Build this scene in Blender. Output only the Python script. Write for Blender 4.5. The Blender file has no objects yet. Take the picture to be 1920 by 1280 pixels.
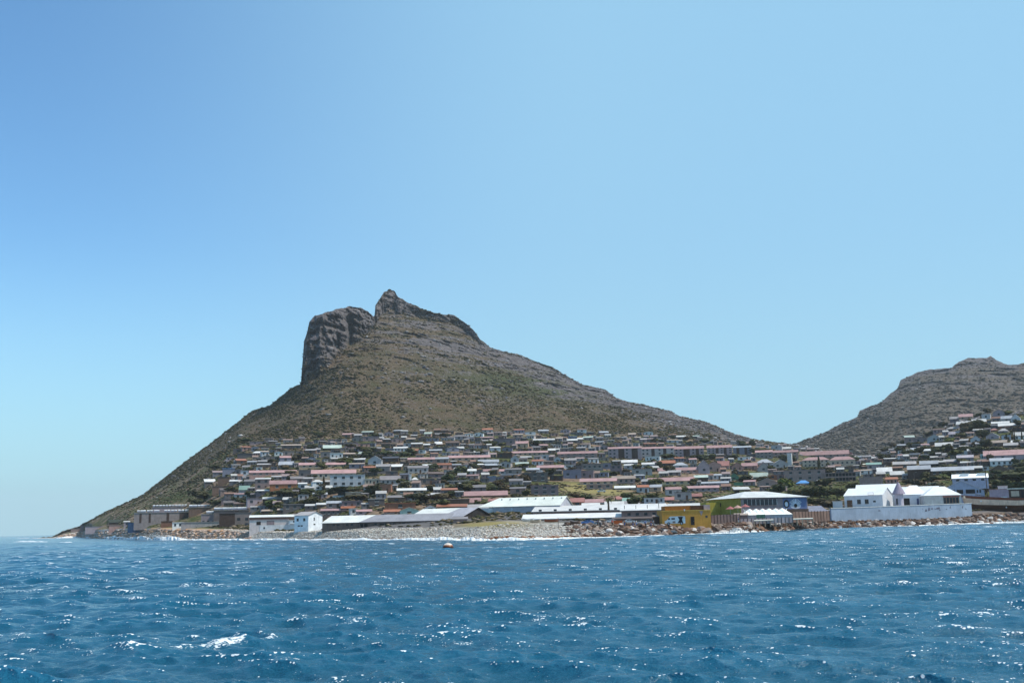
import bpy, math, random
import numpy as np
from mathutils import Vector, Matrix
random.seed(7); RNG = np.random.default_rng(11)
S = bpy.context.scene; C = S.collection
# ------------------------------------------------------------------ camera, sky, sun
F = 2058.0; CAMH = 4.0
ROLL = math.atan(44/1920); PITCH = math.atan(342*math.cos(ROLL)/F)
fw = np.array([0, math.cos(PITCH), math.sin(PITCH)]); r0 = np.array([1.0, 0, 0]); u0 = np.array([0, -math.sin(PITCH), math.cos(PITCH)])
rt = r0*math.cos(ROLL)-u0*math.sin(ROLL); up = u0*math.cos(ROLL)+r0*math.sin(ROLL)
cd = bpy.data.cameras.new('camera'); cam = bpy.data.objects.new('camera', cd); C.objects.link(cam)
cd.sensor_width = 36; cd.lens = 36*F/1920; cd.clip_start = 0.5; cd.clip_end = 60000
M = Matrix(((rt[0], up[0], -fw[0], 0), (rt[1], up[1], -fw[1], 0), (rt[2], up[2], -fw[2], CAMH), (0, 0, 0, 1)))
cam.matrix_world = M; S.camera = cam

SUN_AZ, SUN_EL = math.radians(98), math.radians(57)      # azimuth measured clockwise from +Y
sl = bpy.data.lights.new('sun', 'SUN'); sl.energy = 4.2; sl.angle = math.radians(0.5); sl.color = (1.0, 0.93, 0.82)
so = bpy.data.objects.new('sun', sl); C.objects.link(so)
sd = Vector((math.sin(SUN_AZ)*math.cos(SUN_EL), math.cos(SUN_AZ)*math.cos(SUN_EL), math.sin(SUN_EL)))
so.rotation_euler = sd.to_track_quat('Z', 'Y').to_euler()
W = bpy.data.worlds.new('World'); S.world = W; W.use_nodes = True
wn = W.node_tree; wn.nodes.clear()
sky = wn.nodes.new('ShaderNodeTexSky'); sky.sky_type = 'NISHITA'; sky.sun_disc = False
sky.sun_elevation = SUN_EL; sky.sun_rotation = SUN_AZ; sky.altitude = 0; sky.air_density = 1.0; sky.dust_density = 0.3; sky.ozone_density = 1.5
bg = wn.nodes.new('ShaderNodeBackground'); bg.inputs[1].default_value = 0.12
tint = wn.nodes.new('ShaderNodeMix'); tint.data_type = 'RGBA'; tint.blend_type = 'MULTIPLY'; tint.inputs[0].default_value = 1
tint.inputs[7].default_value = (1.0, 1.0, 1.0, 1)
wo = wn.nodes.new('ShaderNodeOutputWorld')
tint.inputs[7].default_value = (0.80, 1.23, 1.42, 1)
tc = wn.nodes.new('ShaderNodeTexCoord'); sx_ = wn.nodes.new('ShaderNodeSeparateXYZ'); wn.links.new(tc.outputs['Generated'], sx_.inputs[0])
mr = wn.nodes.new('ShaderNodeMapRange'); mr.interpolation_type = 'SMOOTHSTEP'; mr.inputs[1].default_value = -0.02; mr.inputs[2].default_value = 0.27; mr.inputs[3].default_value = 0.92; mr.inputs[4].default_value = 0.0
wn.links.new(sx_.outputs[2], mr.inputs[0])
hz = wn.nodes.new('ShaderNodeMix'); hz.data_type = 'RGBA'; hz.inputs[7].default_value = (3.40, 5.90, 6.85, 1)
wn.links.new(mr.outputs[0], hz.inputs[0])
wn.links.new(sky.outputs[0], tint.inputs[6]); mr2 = wn.nodes.new('ShaderNodeMapRange'); mr2.interpolation_type = 'SMOOTHSTEP'; mr2.inputs[1].default_value = -0.44; mr2.inputs[2].default_value = 0.10; mr2.inputs[3].default_value = 0.0; mr2.inputs[4].default_value = 0.85
wn.links.new(sx_.outputs[0], mr2.inputs[0])
side = wn.nodes.new('ShaderNodeMix'); side.data_type = 'RGBA'; side.inputs[7].default_value = (2.72, 5.02, 6.85, 1)      # paler sky towards the sun's side
wn.links.new(mr2.outputs[0], side.inputs[0]); wn.links.new(tint.outputs[2], side.inputs[6]); wn.links.new(side.outputs[2], hz.inputs[6]); wn.links.new(hz.outputs[2], bg.inputs[0]); wn.links.new(bg.outputs[0], wo.inputs[0])
S.view_settings.view_transform = 'Standard'; S.view_settings.look = 'None'; S.view_settings.gamma = 1; S.view_settings.exposure = 0.13
S.cycles.max_bounces = 6; S.cycles.diffuse_bounces = 2; S.cycles.glossy_bounces = 2; S.cycles.volume_bounces = 0; S.cycles.transparent_max_bounces = 8
S.cycles.sample_clamp_indirect = 4.0; S.cycles.sample_clamp_direct = 0

# ------------------------------------------------------------------ pixel helpers (1920x1280 photo coordinates)
def ray(x, y):
    x = np.asarray(x, float); y = np.asarray(y, float)
    return fw+((x-960)/F)[..., None]*rt+((640-y)/F)[..., None]*up
def at(x, y, d):                         # world point seen at pixel (x, y) at horizontal distance d
    r = ray(x, y); h = np.hypot(r[..., 0], r[..., 1])
    p = r*(np.asarray(d, float)/h)[..., None]; p[..., 2] += CAMH
    return p
def proj(p):
    q = np.asarray(p, float)-np.array([0, 0, CAMH])
    z = q@fw
    return 960+F*(q@rt)/z, 640-F*(q@up)/z
def seay(x, z0=0):                       # distance at which pixel ray meets the level z0
    pass

# ------------------------------------------------------------------ noise in numpy
def _h(ix, iy, iz, s):
    n = (ix.astype(np.int64)*374761393+iy.astype(np.int64)*668265263+iz.astype(np.int64)*2147483647+s*974711) & 0x7fffffff
    n = ((n ^ (n >> 13))*1274126177) & 0x7fffffff
    return ((n ^ (n >> 16)) & 0xffff)/65535.0
def vnoise(x, y, z, s=0):
    fx, fy, fz = np.floor(x), np.floor(y), np.floor(z)
    tx, ty, tz = x-fx, y-fy, z-fz
    tx = tx*tx*(3-2*tx); ty = ty*ty*(3-2*ty); tz = tz*tz*(3-2*tz)
    o = 0
    for a in (0, 1):
        for b in (0, 1):
            for c in (0, 1):
                o = o+_h(fx+a, fy+b, fz+c, s)*(tx if a else 1-tx)*(ty if b else 1-ty)*(tz if c else 1-tz)
    return o*2-1
def fbm(x, y, z, octv=4, s=0, g=0.5):
    o = 0; a = 1; t = 0
    for i in range(octv):
        o = o+a*vnoise(x, y, z, s+i*17); t += a; a *= g; x = x*2.03+5.1; y = y*2.03+1.7; z = z*2.03+3.3
    return o/t

# ------------------------------------------------------------------ object helpers
def tag(o, label=None, cat=None, group=None, kind=None):
    if label: o['label'] = label
    if cat: o['category'] = cat
    if group: o['group'] = group
    if kind: o['kind'] = kind
    return o
def link(name, me, parent=None, mat=None, loc=None):
    o = bpy.data.objects.new(name, me); C.objects.link(o)
    if mat is not None and me is not None and not me.materials: me.materials.append(mat)
    if parent is not None: o.parent = parent
    if loc is not None: o.location = loc
    return o
def mesh(name, verts, faces, smooth=False):
    me = bpy.data.meshes.new(name); me.from_pydata([tuple(map(float, v)) for v in verts], [], faces); me.update()
    if smooth: me.shade_smooth()
    return me
def npmesh(name, V, Q, smooth=True):     # numpy verts, quad/tri index array
    me = bpy.data.meshes.new(name); k = Q.shape[1]
    me.vertices.add(len(V)); me.vertices.foreach_set('co', np.ascontiguousarray(V, np.float32).ravel())
    me.loops.add(Q.size); me.loops.foreach_set('vertex_index', Q.astype(np.int32).ravel())
    me.polygons.add(len(Q)); me.polygons.foreach_set('loop_start', np.arange(0, Q.size, k, dtype=np.int32))
    me.polygons.foreach_set('loop_total', np.full(len(Q), k, np.int32))
    me.update(calc_edges=True); me.validate()
    if smooth: me.shade_smooth()
    return me
def fattr(me, name, arr):
    if len(arr.ravel()) != len(me.vertices): print('SIZE', name, arr.shape, len(me.vertices))
    a = me.attributes.new(name, 'FLOAT', 'POINT'); a.data.foreach_set('value', np.ascontiguousarray(arr, np.float32).ravel())
def gridq(nr, nc):
    i = np.arange(nr-1)[:, None]*nc+np.arange(nc-1)[None]
    return np.stack([i, i+1, i+nc+1, i+nc], -1).reshape(-1, 4)

# ------------------------------------------------------------------ materials
def newmat(name):
    m = bpy.data.materials.new(name); m.use_nodes = True; nt = m.node_tree; b = nt.nodes['Principled BSDF']
    return m, nt, b
def N(nt, t, **kw):
    n = nt.nodes.new(t)
    for k, v in kw.items():
        if k.startswith('i'):
            n.inputs[int(k[1:])].default_value = v
        else: setattr(n, k, v)
    return n
def noise(nt, vec, scale, detail=4, rough=0.55):
    n = N(nt, 'ShaderNodeTexNoise'); n.inputs['Scale'].default_value = scale; n.inputs['Detail'].default_value = detail; n.inputs['Roughness'].default_value = rough
    if vec: nt.links.new(vec, n.inputs['Vector'])
    return n.outputs[0]
def ramp(nt, fac, *stops):
    r = N(nt, 'ShaderNodeValToRGB'); nt.links.new(fac, r.inputs[0]); e = r.color_ramp.elements
    while len(e) < len(stops): e.new(0.5)
    for q, (p, c) in zip(e, stops):
        q.position = p; q.color = (c, c, c, 1) if isinstance(c, (int, float)) else (*c, 1)
    return r.outputs[0]
def mixc(nt, fac, a, b, blend='MIX'):
    m = N(nt, 'ShaderNodeMix', data_type='RGBA', blend_type=blend)
    for k, v in ((0, fac), (6, a), (7, b)):
        if isinstance(v, (int, float)): m.inputs[k].default_value = v
        elif isinstance(v, tuple): m.inputs[k].default_value = (*v, 1)
        else: nt.links.new(v, m.inputs[k])
    return m.outputs[2]
def math_(nt, op, a, b=0.0, clamp=False):
    m = N(nt, 'ShaderNodeMath', operation=op, use_clamp=clamp)
    for k, v in ((0, a), (1, b)):
        if isinstance(v, (int, float)): m.inputs[k].default_value = v
        else: nt.links.new(v, m.inputs[k])
    return m.outputs[0]
def bump(nt, b, h, strength=0.3, dist=0.1):
    n = N(nt, 'ShaderNodeBump'); n.inputs['Strength'].default_value = strength; n.inputs['Distance'].default_value = dist
    nt.links.new(h, n.inputs['Height']); nt.links.new(n.outputs[0], b.inputs['Normal'])
def geo(nt): return N(nt, 'ShaderNodeNewGeometry').outputs['Position']
def objc(nt): return N(nt, 'ShaderNodeTexCoord').outputs['Object']
def attr(nt, name): return N(nt, 'ShaderNodeAttribute', attribute_name=name).outputs['Fac']
# ------------------------------------------------------------------ land (all lines: x, y in the photo, distance in metres)
def L(s): return np.array([[float(v) for v in t.split(',')] for t in s.split()])
def zof(x, y, d): return at(x, y, d)[..., 2]
SHORE = L('60,1006,1500 100,1006,1300 150,1007,1120 200,1010,760 300,1012,549 450,1012,450 600,1012,374 750,1012,320 900,1013,278 1000,1012,272 1100,1008,282 1200,1005,290 1280,1002,301 1390,999,325 1500,992,367 1600,989,380 1700,986,392 1900,980,422 2100,976,440 2800,966,500')
LA = L('60,1008,1600 100,1007,1330 120,1001,1250 150,996,1150 200,992,930 240,990.5,690 300,989.5,572 400,991.5,500 500,998,443 600,997,388 700,995,372 760,994.5,354 800,994,342 860,989,326 900,984,318 950,978,325 1000,979,330 1050,981,320 1100,983,312 1240,984,318 1340,984,322 1440,977,345 1560,974,390 1700,971.5,412 1820,966,440 1920,962,460 2100,957,490 2800,945,560')
LB = L('60,1009,1650 100,1008,1340 120,999,1270 150,990,1200 200,985,1050 250,981,720 375,981,640 470,984,575 560,987,525 640,979,480 700,970,450 850,966,430 950,963,425 1050,962,430 1170,957,432 1300,952,436 1400,950,450 1500,948,470 1570,946,500 1700,942,520 1820,936,545 1920,926,570 2100,914,600 2800,894,680')
LC = L('60,1009,1700 100,1008,1350 120,997,1280 150,988.5,1230 200,965,1150 300,935,900 400,905,760 500,905,650 650,905,620 800,905,600 1000,905,620 1200,905,640 1400,905,650 1500,900,680 1600,905,640 1700,895,660 1800,885,670 1920,865,690 2100,845,710 2800,800,800')
LD = L('60,1009,1750 100,1008,1360 120,996.5,1290 150,987,1260 200,960,1240 300,915,1120 400,860,980 450,830,950 550,822,930 650,815,930 800,812,950 950,810,980 1100,812,1020 1250,818,1080 1400,833,1130 1480,839,1170 1560,852,1130 1640,860,1030 1700,836,970 1760,808,950 1800,793,940 1850,783,930 1920,776,920 2100,762,900 2800,700,900')
RIDGE = L('60,1009.5,1800 95,1009,1380 110,1001,1310 125,996,1300 150,987,1290 165,982,1290 205,957,1290 260,935,1290 285,915,1290 330,880,1280 370,850,1275 400,828,1270 430,805,1270 455,785,1280 475,770,1300 510,758,1320 525,745,1330 545,729,1340 562,721,1350 564.5,716,1360 566,692,1370 568,670,1375 570,640,1380 576,622,1390 580,603,1395 590,592,1400 605,588,1410 630,580,1420 655,575,1425 675,577,1430 690,584,1440 700,593,1450 702.5,592,1500 703.5,573,1520 712,560,1535 720,547,1540 730,543,1540 740,545,1540 746,555,1540 760,565,1535 780,572,1530 790,578,1525 820,588,1510 850,590,1500 870,603,1490 890,620,1480 900,635,1470 920,652,1460 950,660,1450 975,665,1440 1000,676,1430 1035,688,1410 1055,700,1400 1075,712,1390 1090,720,1385 1135,730,1360 1155,745,1345 1175,752,1340 1220,762,1320 1255,770,1300 1275,780,1290 1320,790,1270 1345,800,1260 1380,815,1250 1420,825,1235 1485,833,1210 1500,835,1200 1560,848,1160 1640,856,1060 1700,832,990 1760,804,970 1800,789,960 1850,779,950 1920,772,940 2100,756,930 2800,690,930')
CLIFF = L('60,1 480,3 540,8 558,4 563,3 566,26 568,48 570,78 576,97 581,114 600,118 625,100 650,78 675,62 690,40 700,24 702.5,24 706,34 730,40 760,26 800,16 850,14 880,16 900,10 930,5 1000,4 1060,6 1100,3 1140,5 1200,3 1400,2 2800,2')   # height of the rock band under the ridge, px
def lin(line, x, k): return np.interp(x, line[:, 0], line[:, k])
def build_cols():
    a = [np.arange(60, 96, 6.0), np.arange(96, 558, 1.6), np.arange(558, 720, 0.7), np.arange(720, 1960, 1.5), np.arange(1960, 2800, 14.0)]
    return np.concatenate(a)
XS = build_cols(); NCOL = len(XS)
ks = []                                                     # knots: (y, d) for every column
sy = lin(SHORE, XS, 1)
rr = ray(XS, sy); sdist = CAMH*np.hypot(rr[:, 0], rr[:, 1])/np.maximum(-rr[:, 2], 1e-4); sdist = np.minimum(sdist, 1350)
def kz(d, z):                                               # pixel row of height z at distance d in each column (by bisection on y)
    lo = np.full(NCOL, 400.0); hi = np.full(NCOL, 1400.0)
    for _ in range(30):
        m = (lo+hi)/2; up_ = zof(XS, m, d) > z
        lo = np.where(up_, m, lo); hi = np.where(up_, hi, m)
    return (lo+hi)/2
d_u = sdist-14
knots = [(kz(d_u, -3.0), d_u), (kz(sdist-1, -0.3), sdist-1)]
for line in (LA, LB, LC, LD): knots.append((lin(line, XS, 1), np.maximum(lin(line, XS, 2), sdist+(np.interp(XS, [110, 200, 440, 500, 560], [8, 34, 30, 14, 11]) if line is LA else 48))))
jit = fbm(XS*0.09, XS*0, XS*0+3, 5, 5, 0.7); rk = np.clip(np.interp(XS, CLIFF[:, 0], CLIFF[:, 1])/14, 0.15, 1)
ry = lin(RIDGE, XS, 1)+jit*2.6*rk*np.clip((XS-120)/60, 0, 1); rd = lin(RIDGE, XS, 2)
ch = np.interp(XS, CLIFF[:, 0], CLIFF[:, 1])
def gsm(a, w):                                              # gaussian smoothing along x
    xs = np.arange(60, 2800, 4.0); v = np.interp(xs, XS, a); k = np.exp(-(np.arange(-60, 61)*4.0/w)**2/2); k /= k.sum()
    v = np.convolve(np.pad(v, 60, mode='edge'), k, 'valid'); return np.interp(XS, xs, v)
ew = np.clip((XS-300)/150, 0, 1); ky = ry+ch; ye = gsm(ry, 45)*ew+ry*(1-ew); de = gsm(rd, 60)*ew+rd*(1-ew)
yD, dD = knots[-1]; zD = zof(XS, yD, dD); zE = zof(XS, ye, de)
ky = np.minimum(ky, yD-0.5)
def dslope(y):                                              # smooth hillside surface through each pixel row
    r = ray(XS, y); T = r[:, 2]/np.hypot(r[:, 0], r[:, 1])
    s_ = (T*dD-(zD-CAMH))/((zE-zD)-T*(de-dD)); return dD+(de-dD)*np.clip(s_, 0, 1.25)
kd = np.maximum(dslope(ky), dD+4); rd = kd+4+np.minimum(ch*0.5, 50)+np.clip(12-ch, 0, 12)*2.5
knots += [(ky, kd), (ry, rd)]
YK = np.array([k[0] for k in knots]); DK = np.array([k[1] for k in knots])
ZK = np.array([zof(XS, YK[i], DK[i]) for i in range(len(YK))])
cnt = [3, 12, 26, 44, 62, 150, 84]
rowsD, rowsZ, seg = [], [], []
for i, n in enumerate(cnt):
    t = (np.arange(n)/n)[:, None]
    rowsD.append(DK[i]*(1-t)+DK[i+1]*t); rowsZ.append(ZK[i]*(1-t)+ZK[i+1]*t); seg += [i+v for v in t[:, 0]]
rowsD.append(DK[-1][None]); rowsZ.append(ZK[-1][None]); seg.append(len(cnt)+0.0)
DD = np.concatenate(rowsD); ZZ = np.concatenate(rowsZ); seg = np.array(seg)
def smooth_rows(A, k, lo, hi):
    for _ in range(k):
        A[lo:hi] = (A[lo-1:hi-1]+2*A[lo:hi]+A[lo+1:hi+1])/4
    return A
i0 = cnt[0]+cnt[1]; i1 = sum(cnt[:6])
DD = smooth_rows(DD, 40, i0+2, i1-3); ZZ = smooth_rows(ZZ, 40, i0+2, i1-3)
NR = len(DD)
rh = ray(XS, np.full(NCOL, 985.0)); az = np.arctan2(rh[:, 0], rh[:, 1]); sx, cx = np.sin(az), np.cos(az)
# the slope of azimuth with y is tiny (roll), so keep true pixel rays: solve the pixel row of each vertex
YY = 985-F*(ZZ-CAMH)/DD-0.0229*(XS-960)[None]
for _ in range(4):
    p = at(XS[None]+0*YY, YY, DD); YY = YY+(p[..., 2]-ZZ)*F/DD
P = at(XS[None]+0*YY, YY, DD)
px, py, pz = P[..., 0], P[..., 1], P[..., 2]
sg = seg[:, None]+0*px
mount = np.clip(sg-5+0.2, 0, 1)                              # 1 on the open mountain
crag = np.clip((sg-6)*3, 0, 1)*np.clip((ch[None]-5)/30, 0.0, 1)
n1 = fbm(px/55, py/55, pz/55, 4, 1); n2 = fbm(px/16, py/16, pz/11, 4, 9); n3 = fbm(px/60, py/60, pz/7.0, 3, 21); n4 = 1-np.abs(fbm(px/30, py/30, pz/70, 3, 31))*2.4
n5 = fbm(px/7, py/7, pz/5, 3, 41)
n6 = fbm(px/34, py/60, pz/200, 3, 51); gul = 1-np.abs(n6)*3.0
n7 = fbm(px/26, py/26, pz/5.0, 4, 61); disp = mount*(n1*24+n2*14+n5*5.5+n7*6*np.clip((pz-110)/80, 0, 1)-np.clip(gul, 0, 1)*5)*0.9 + crag*(n3*13-n4*13+n2*8+n5*4.5+n7*7) + (1-mount)*np.clip(sg-3.2, 0, 1)*n2*3
saw = (pz/12.0+n1*.7+n2*.15) % 1.0; disp += np.clip(crag, 0, 1)*(saw**2*9-3)          # bedding ledges of the crags
# bands of broken rock across the upper slope
band = np.clip(1-np.abs((pz-lin(RIDGE, XS, 1)*0-150-n1*40)/90), 0, 1)*np.clip((XS[None]-690)/60, 0, 1)*mount
disp += band*n3*10
# deep cleft in the left buttress and dark overhung foot
cleft = np.exp(-((XS[None]-657-n1*1.5)/5.0)**2)*np.clip((YY-588)/10, 0, 1)*np.clip((652-YY)/10, 0, 1)
disp += cleft*34
disp += 26*np.exp(-((XS[None]-634)/3.2)**2)*np.clip((YY-622)/8, 0, 1)*np.clip((655-YY)/8, 0, 1)
bch = np.clip(sg-1, 0, 1)*np.clip(2.2-sg, 0, 1)
P = P.copy()
rel = np.clip(disp/DD, -0.045, 0.045); edge = np.clip((NR-1-np.arange(NR))/4, 0, 1)[:, None]; rel = rel*edge
lowmask = (sg > 2.2)
P[..., :2] *= (1+rel)[..., None]; P[..., 2] = CAMH+(P[..., 2]-CAMH)*(1+rel)
DACT = DD*(1+rel)
def ground_d(x, y):                                         # real distance of the land surface seen at pixel (x, y)
    j = int(np.clip(np.searchsorted(XS, x), 1, NCOL-1)); j = j if abs(XS[j]-x) < abs(XS[j-1]-x) else j-1
    return float(np.interp(-y, -YY[4:, j], DACT[4:, j]))
def ground_z(X, Y):                                         # height of the land under world point (X, Y)
    a = math.atan2(X, Y); j = int(np.argmin(np.abs(az-a))); d = math.hypot(X, Y)
    return float(np.interp(d, DACT[4:, j], P[4:, j, 2]))
rockm = np.clip(crag*1.25+band*np.clip(n3*2.5+0.15, 0, 1)*0.8+np.clip((pz-150+n1*70)/90, 0, 1)*0.75*np.clip(n3*3+0.6, 0, 1)+np.clip((XS[None]-880)/40, 0, 1)*np.clip(1-(YY-ye[None])/(50+n1*24), 0, 1)*0.9, 0, 1)
lush = np.clip(np.exp(-(((XS[None]-960)/150)**2+((YY-722-(XS[None]-960)*0.13)/26)**2))*1.2+n1*0.25, 0, 1)*mount
# back side of the mountain
def back(Pr, dl=(60, 200, 450, 800), zl=(0.96, 0.75, 0.35, -0.02)):
    out = []
    r = np.hypot(Pr[:, 0], Pr[:, 1])
    for a, b in zip(dl, zl):
        q = Pr.copy(); q[:, :2] *= ((r+a)/r)[:, None]; q[:, 2] = q[:, 2]*b-3*(b < 0); out.append(q)
    return np.array(out)
B = back(P[-1])
split = sum(cnt[:5])                                          # ground below, mountain above
def sheet(name, rows, mat, attrs):
    nr, nc = rows.shape[:2]
    me = npmesh(name, rows.reshape(-1, 3), gridq(nr, nc)[:, ::-1] if False else gridq(nr, nc))
    for k, v in attrs.items(): fattr(me, k, v.reshape(-1))
    return tag(link(name, me, mat=mat), kind='structure')
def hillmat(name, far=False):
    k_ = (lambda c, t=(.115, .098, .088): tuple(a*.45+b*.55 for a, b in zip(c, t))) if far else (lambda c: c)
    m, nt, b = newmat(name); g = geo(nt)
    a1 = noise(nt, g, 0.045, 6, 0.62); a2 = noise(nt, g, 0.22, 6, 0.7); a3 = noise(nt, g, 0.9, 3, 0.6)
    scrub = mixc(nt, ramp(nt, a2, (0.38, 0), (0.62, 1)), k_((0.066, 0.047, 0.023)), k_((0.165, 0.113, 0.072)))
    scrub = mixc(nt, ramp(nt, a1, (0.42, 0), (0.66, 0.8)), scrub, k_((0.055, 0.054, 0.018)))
    scrub = mixc(nt, attr(nt, 'lush'), scrub, (0.048, 0.062, 0.020))
    scrub = mixc(nt, ramp(nt, a3, (0.58, 0), (0.68, 0.8)), scrub, (0.27, 0.235, 0.21)); scrub = mixc(nt, ramp(nt, a3, (0.30, 0.8), (0.42, 0)), scrub, (0.03, 0.028, 0.018))
    rock = mixc(nt, ramp(nt, a2, (0.35, 0), (0.68, 1)), (0.058, 0.050, 0.058), (0.24, 0.205, 0.195))
    rock = mixc(nt, ramp(nt, a3, (0.56, 0), (0.70, 0.8)), rock, (0.38, 0.35, 0.34))
    mp = N(nt, 'ShaderNodeMapping'); mp.inputs['Scale'].default_value = (0.02, 0.02, 0.35); nt.links.new(g, mp.inputs[0])
    rock = mixc(nt, ramp(nt, noise(nt, mp.outputs[0], 1.0, 5, 0.7), (0.42, 0.55), (0.6, 0)), rock, (0.04, 0.037, 0.043))
    a4 = noise(nt, g, 0.11, 5, 0.75)
    rf = math_(nt, 'ADD', attr(nt, 'rock'), math_(nt, 'ADD', math_(nt, 'MULTIPLY', math_(nt, 'SUBTRACT', a2, 0.5), 2.4), math_(nt, 'MULTIPLY', math_(nt, 'SUBTRACT', a4, 0.5), 2.2)))
    rf = ramp(nt, rf, (0.44, 0), (0.62, 1))
    c = mixc(nt, rf, scrub, rock)
    nt.links.new(c, b.inputs['Base Color']); b.inputs['Roughness'].default_value = 0.95; b.inputs['Specular IOR Level'].default_value = 0.1
    bump(nt, b, math_(nt, 'ADD', a2, math_(nt, 'MULTIPLY', a3, 0.4)), 0.9, 3.0)
    return m
MH = hillmat('mountain_scrub_and_rock')
mrows = np.concatenate([P[split:], B])
pad = np.zeros((4, NCOL))
sheet('mountain', mrows, MH, {'rock': np.concatenate([rockm[split:], pad+0.6]), 'lush': np.concatenate([lush[split:], pad])})

def groundmat():
    m, nt, b = newmat('ground_soil_grass_and_sand'); g = geo(nt)
    a1 = noise(nt, g, 0.05, 6, 0.6); a2 = noise(nt, g, 0.3, 5, 0.65); a3 = noise(nt, g, 1.6, 3, 0.6)
    soil = mixc(nt, ramp(nt, a2, (0.4, 0), (0.62, 1)), (0.12, 0.082, 0.058), (0.30, 0.205, 0.14))
    grass = mixc(nt, ramp(nt, a2, (0.4, 0), (0.6, 1)), (0.035, 0.045, 0.014), (0.10, 0.105, 0.035))
    gf = math_(nt, 'ADD', a1, math_(nt, 'MULTIPLY', attr(nt, 'grass'), 0.5))
    c = mixc(nt, ramp(nt, gf, (0.44, 0), (0.54, 1)), soil, grass)
    c = mixc(nt, attr(nt, 'dry'), c, mixc(nt, a2, (0.17, 0.15, 0.05), (0.34, 0.27, 0.12)))
    c = mixc(nt, attr(nt, 'yard'), c, mixc(nt, ramp(nt, a2, (0.4, 0), (0.6, 1)), (0.09, 0.085, 0.09), (0.16, 0.145, 0.14)))
    sand = mixc(nt, ramp(nt, a3, (0.38, 0), (0.62, 1)), (0.24, 0.215, 0.195), (0.52, 0.50, 0.48))
    sand = mixc(nt, attr(nt, 'ochre'), sand, mixc(nt, a2, (0.42, 0.20, 0.09), (0.66, 0.44, 0.28)))
    c = mixc(nt, attr(nt, 'beach'), c, sand)
    dark = mixc(nt, a3, (0.05, 0.03, 0.02), (0.20, 0.11, 0.06))
    c = mixc(nt, attr(nt, 'riprap'), c, dark)
    nt.links.new(c, b.inputs['Base Color']); b.inputs['Roughness'].default_value = 0.95; b.inputs['Specular IOR Level'].default_value = 0.1
    bump(nt, b, math_(nt, 'ADD', a2, math_(nt, 'MULTIPLY', a3, 0.4)), 0.8, 0.8)
    return m
g_ = slice(0, split+1); X2 = XS[None]+0*YY
beach = np.clip((2.12-sg+n2*0.15)*6, 0, 1)*np.clip((1150-X2)/60, 0, 1)
grassy = np.exp(-(((X2-925)/70)**2+((YY-983)/6)**2))*1.6
beach = beach*np.clip(1-grassy, 0, 1)
riprap = np.clip((2.05-sg)*8, 0, 1)*np.clip((X2-1090)/50, 0, 1)
ochre = np.exp(-(((X2-340)/95)**4+((YY-994)/16)**4))*1.3
yard = np.clip((sg-2)*6, 0, 1)*np.clip((3.0-sg)*4, 0, 1)*np.clip((X2-520)/60, 0, 1)*(1-np.clip(grassy, 0, 1))
dryp = np.exp(-(((X2-1110)/62)**4+((YY-916-(X2-1110)*0.06)/9.5)**4))*1.3+np.exp(-(((X2-735)/30)**2+((YY-937)/7)**2))+np.clip(1-np.abs(sg-2.05)*6, 0, 1)*np.clip((n2+0.1)*2, 0, 1)*(X2 < 1000)+np.clip(grassy, 0, 1)*0.7
grs = np.exp(-(((X2-1560)/70)**2+((YY-915)/16)**2))+np.exp(-(((X2-1900)/40)**2+((YY-893)/14)**2))
cl = lambda a: np.clip(a, 0, 1)
sheet('ground', P[g_], groundmat(), {'beach': cl(beach)[g_], 'riprap': cl(riprap)[g_], 'ochre': cl(ochre*np.clip(n2*2.2+.55, .05, 1))[g_], 'yard': cl(yard)[g_], 'dry': cl(dryp)[g_], 'grass': cl(grs)[g_]})

# ------------------------------------------------------------------ the far hill on the right
HR = L('1380,856,1900 1450,845,1900 1485,832,1900 1500,828,1920 1555,806,1980 1575,795,2000 1608,781,2030 1612,770,2060 1655,752,2100 1665,742,2120 1684,726,2150 1688,713,2200 1720,698,2250 1745,692,2280 1785,690,2300 1790,685,2320 1798,678,2340 1815,671,2350 1850,671,2360 1857,667,2360 1868,674,2370 1880,680,2380 1890,684,2400 1905,683,2420 1920,680,2440 1960,668,2460 2100,640,2500 2400,560,2500 3000,520,2500')
XH = np.concatenate([np.arange(1380, 1960, 1.6), np.arange(1960, 3000, 14.0)]); nh = 150
t = np.linspace(0, 1, nh)[:, None]
jh = fbm(XH*0.1, XH*0, XH*0+8, 4, 77, 0.65)*2.0
def gsh(a, w):
    xs = np.arange(1380, 3000, 4.0); v = np.interp(xs, XH, a); k = np.exp(-(np.arange(-80, 81)*4.0/w)**2/2); k /= k.sum()
    return np.interp(XH, xs, np.convolve(np.pad(v, 80, mode='edge'), k, 'valid'))
ryh = lin(HR, XH, 1)+jh; rdh = gsh(lin(HR, XH, 2), 50); by = np.maximum(880+0*XH, ryh+4); bd = np.full(len(XH), 1420.0)
z0 = zof(XH, by, bd); z1 = zof(XH, ryh, rdh)
yeh = gsh(lin(HR, XH, 1), 45); zeh = zof(XH, yeh, rdh); Yt = by*(1-t)+ryh*t
rT = ray(XH[None]+0*Yt, Yt); Tt = rT[..., 2]/np.hypot(rT[..., 0], rT[..., 1])
sf = np.clip((Tt*bd-(z0-CAMH))/((zeh-z0)-Tt*(rdh-bd)), 0, 1.3); Dh = bd+(rdh-bd)*sf; Zh = zof(XH[None]+0*Yt, Yt, Dh)
Yh = 985-F*(Zh-CAMH)/Dh-0.0229*(XH-960)[None]
for _ in range(4):
    p = at(XH[None]+0*Yh, Yh, Dh); Yh = Yh+(p[..., 2]-Zh)*F/Dh
Ph = at(XH[None]+0*Yh, Yh, Dh); hx, hy, hz = Ph[..., 0], Ph[..., 1], Ph[..., 2]
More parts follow.
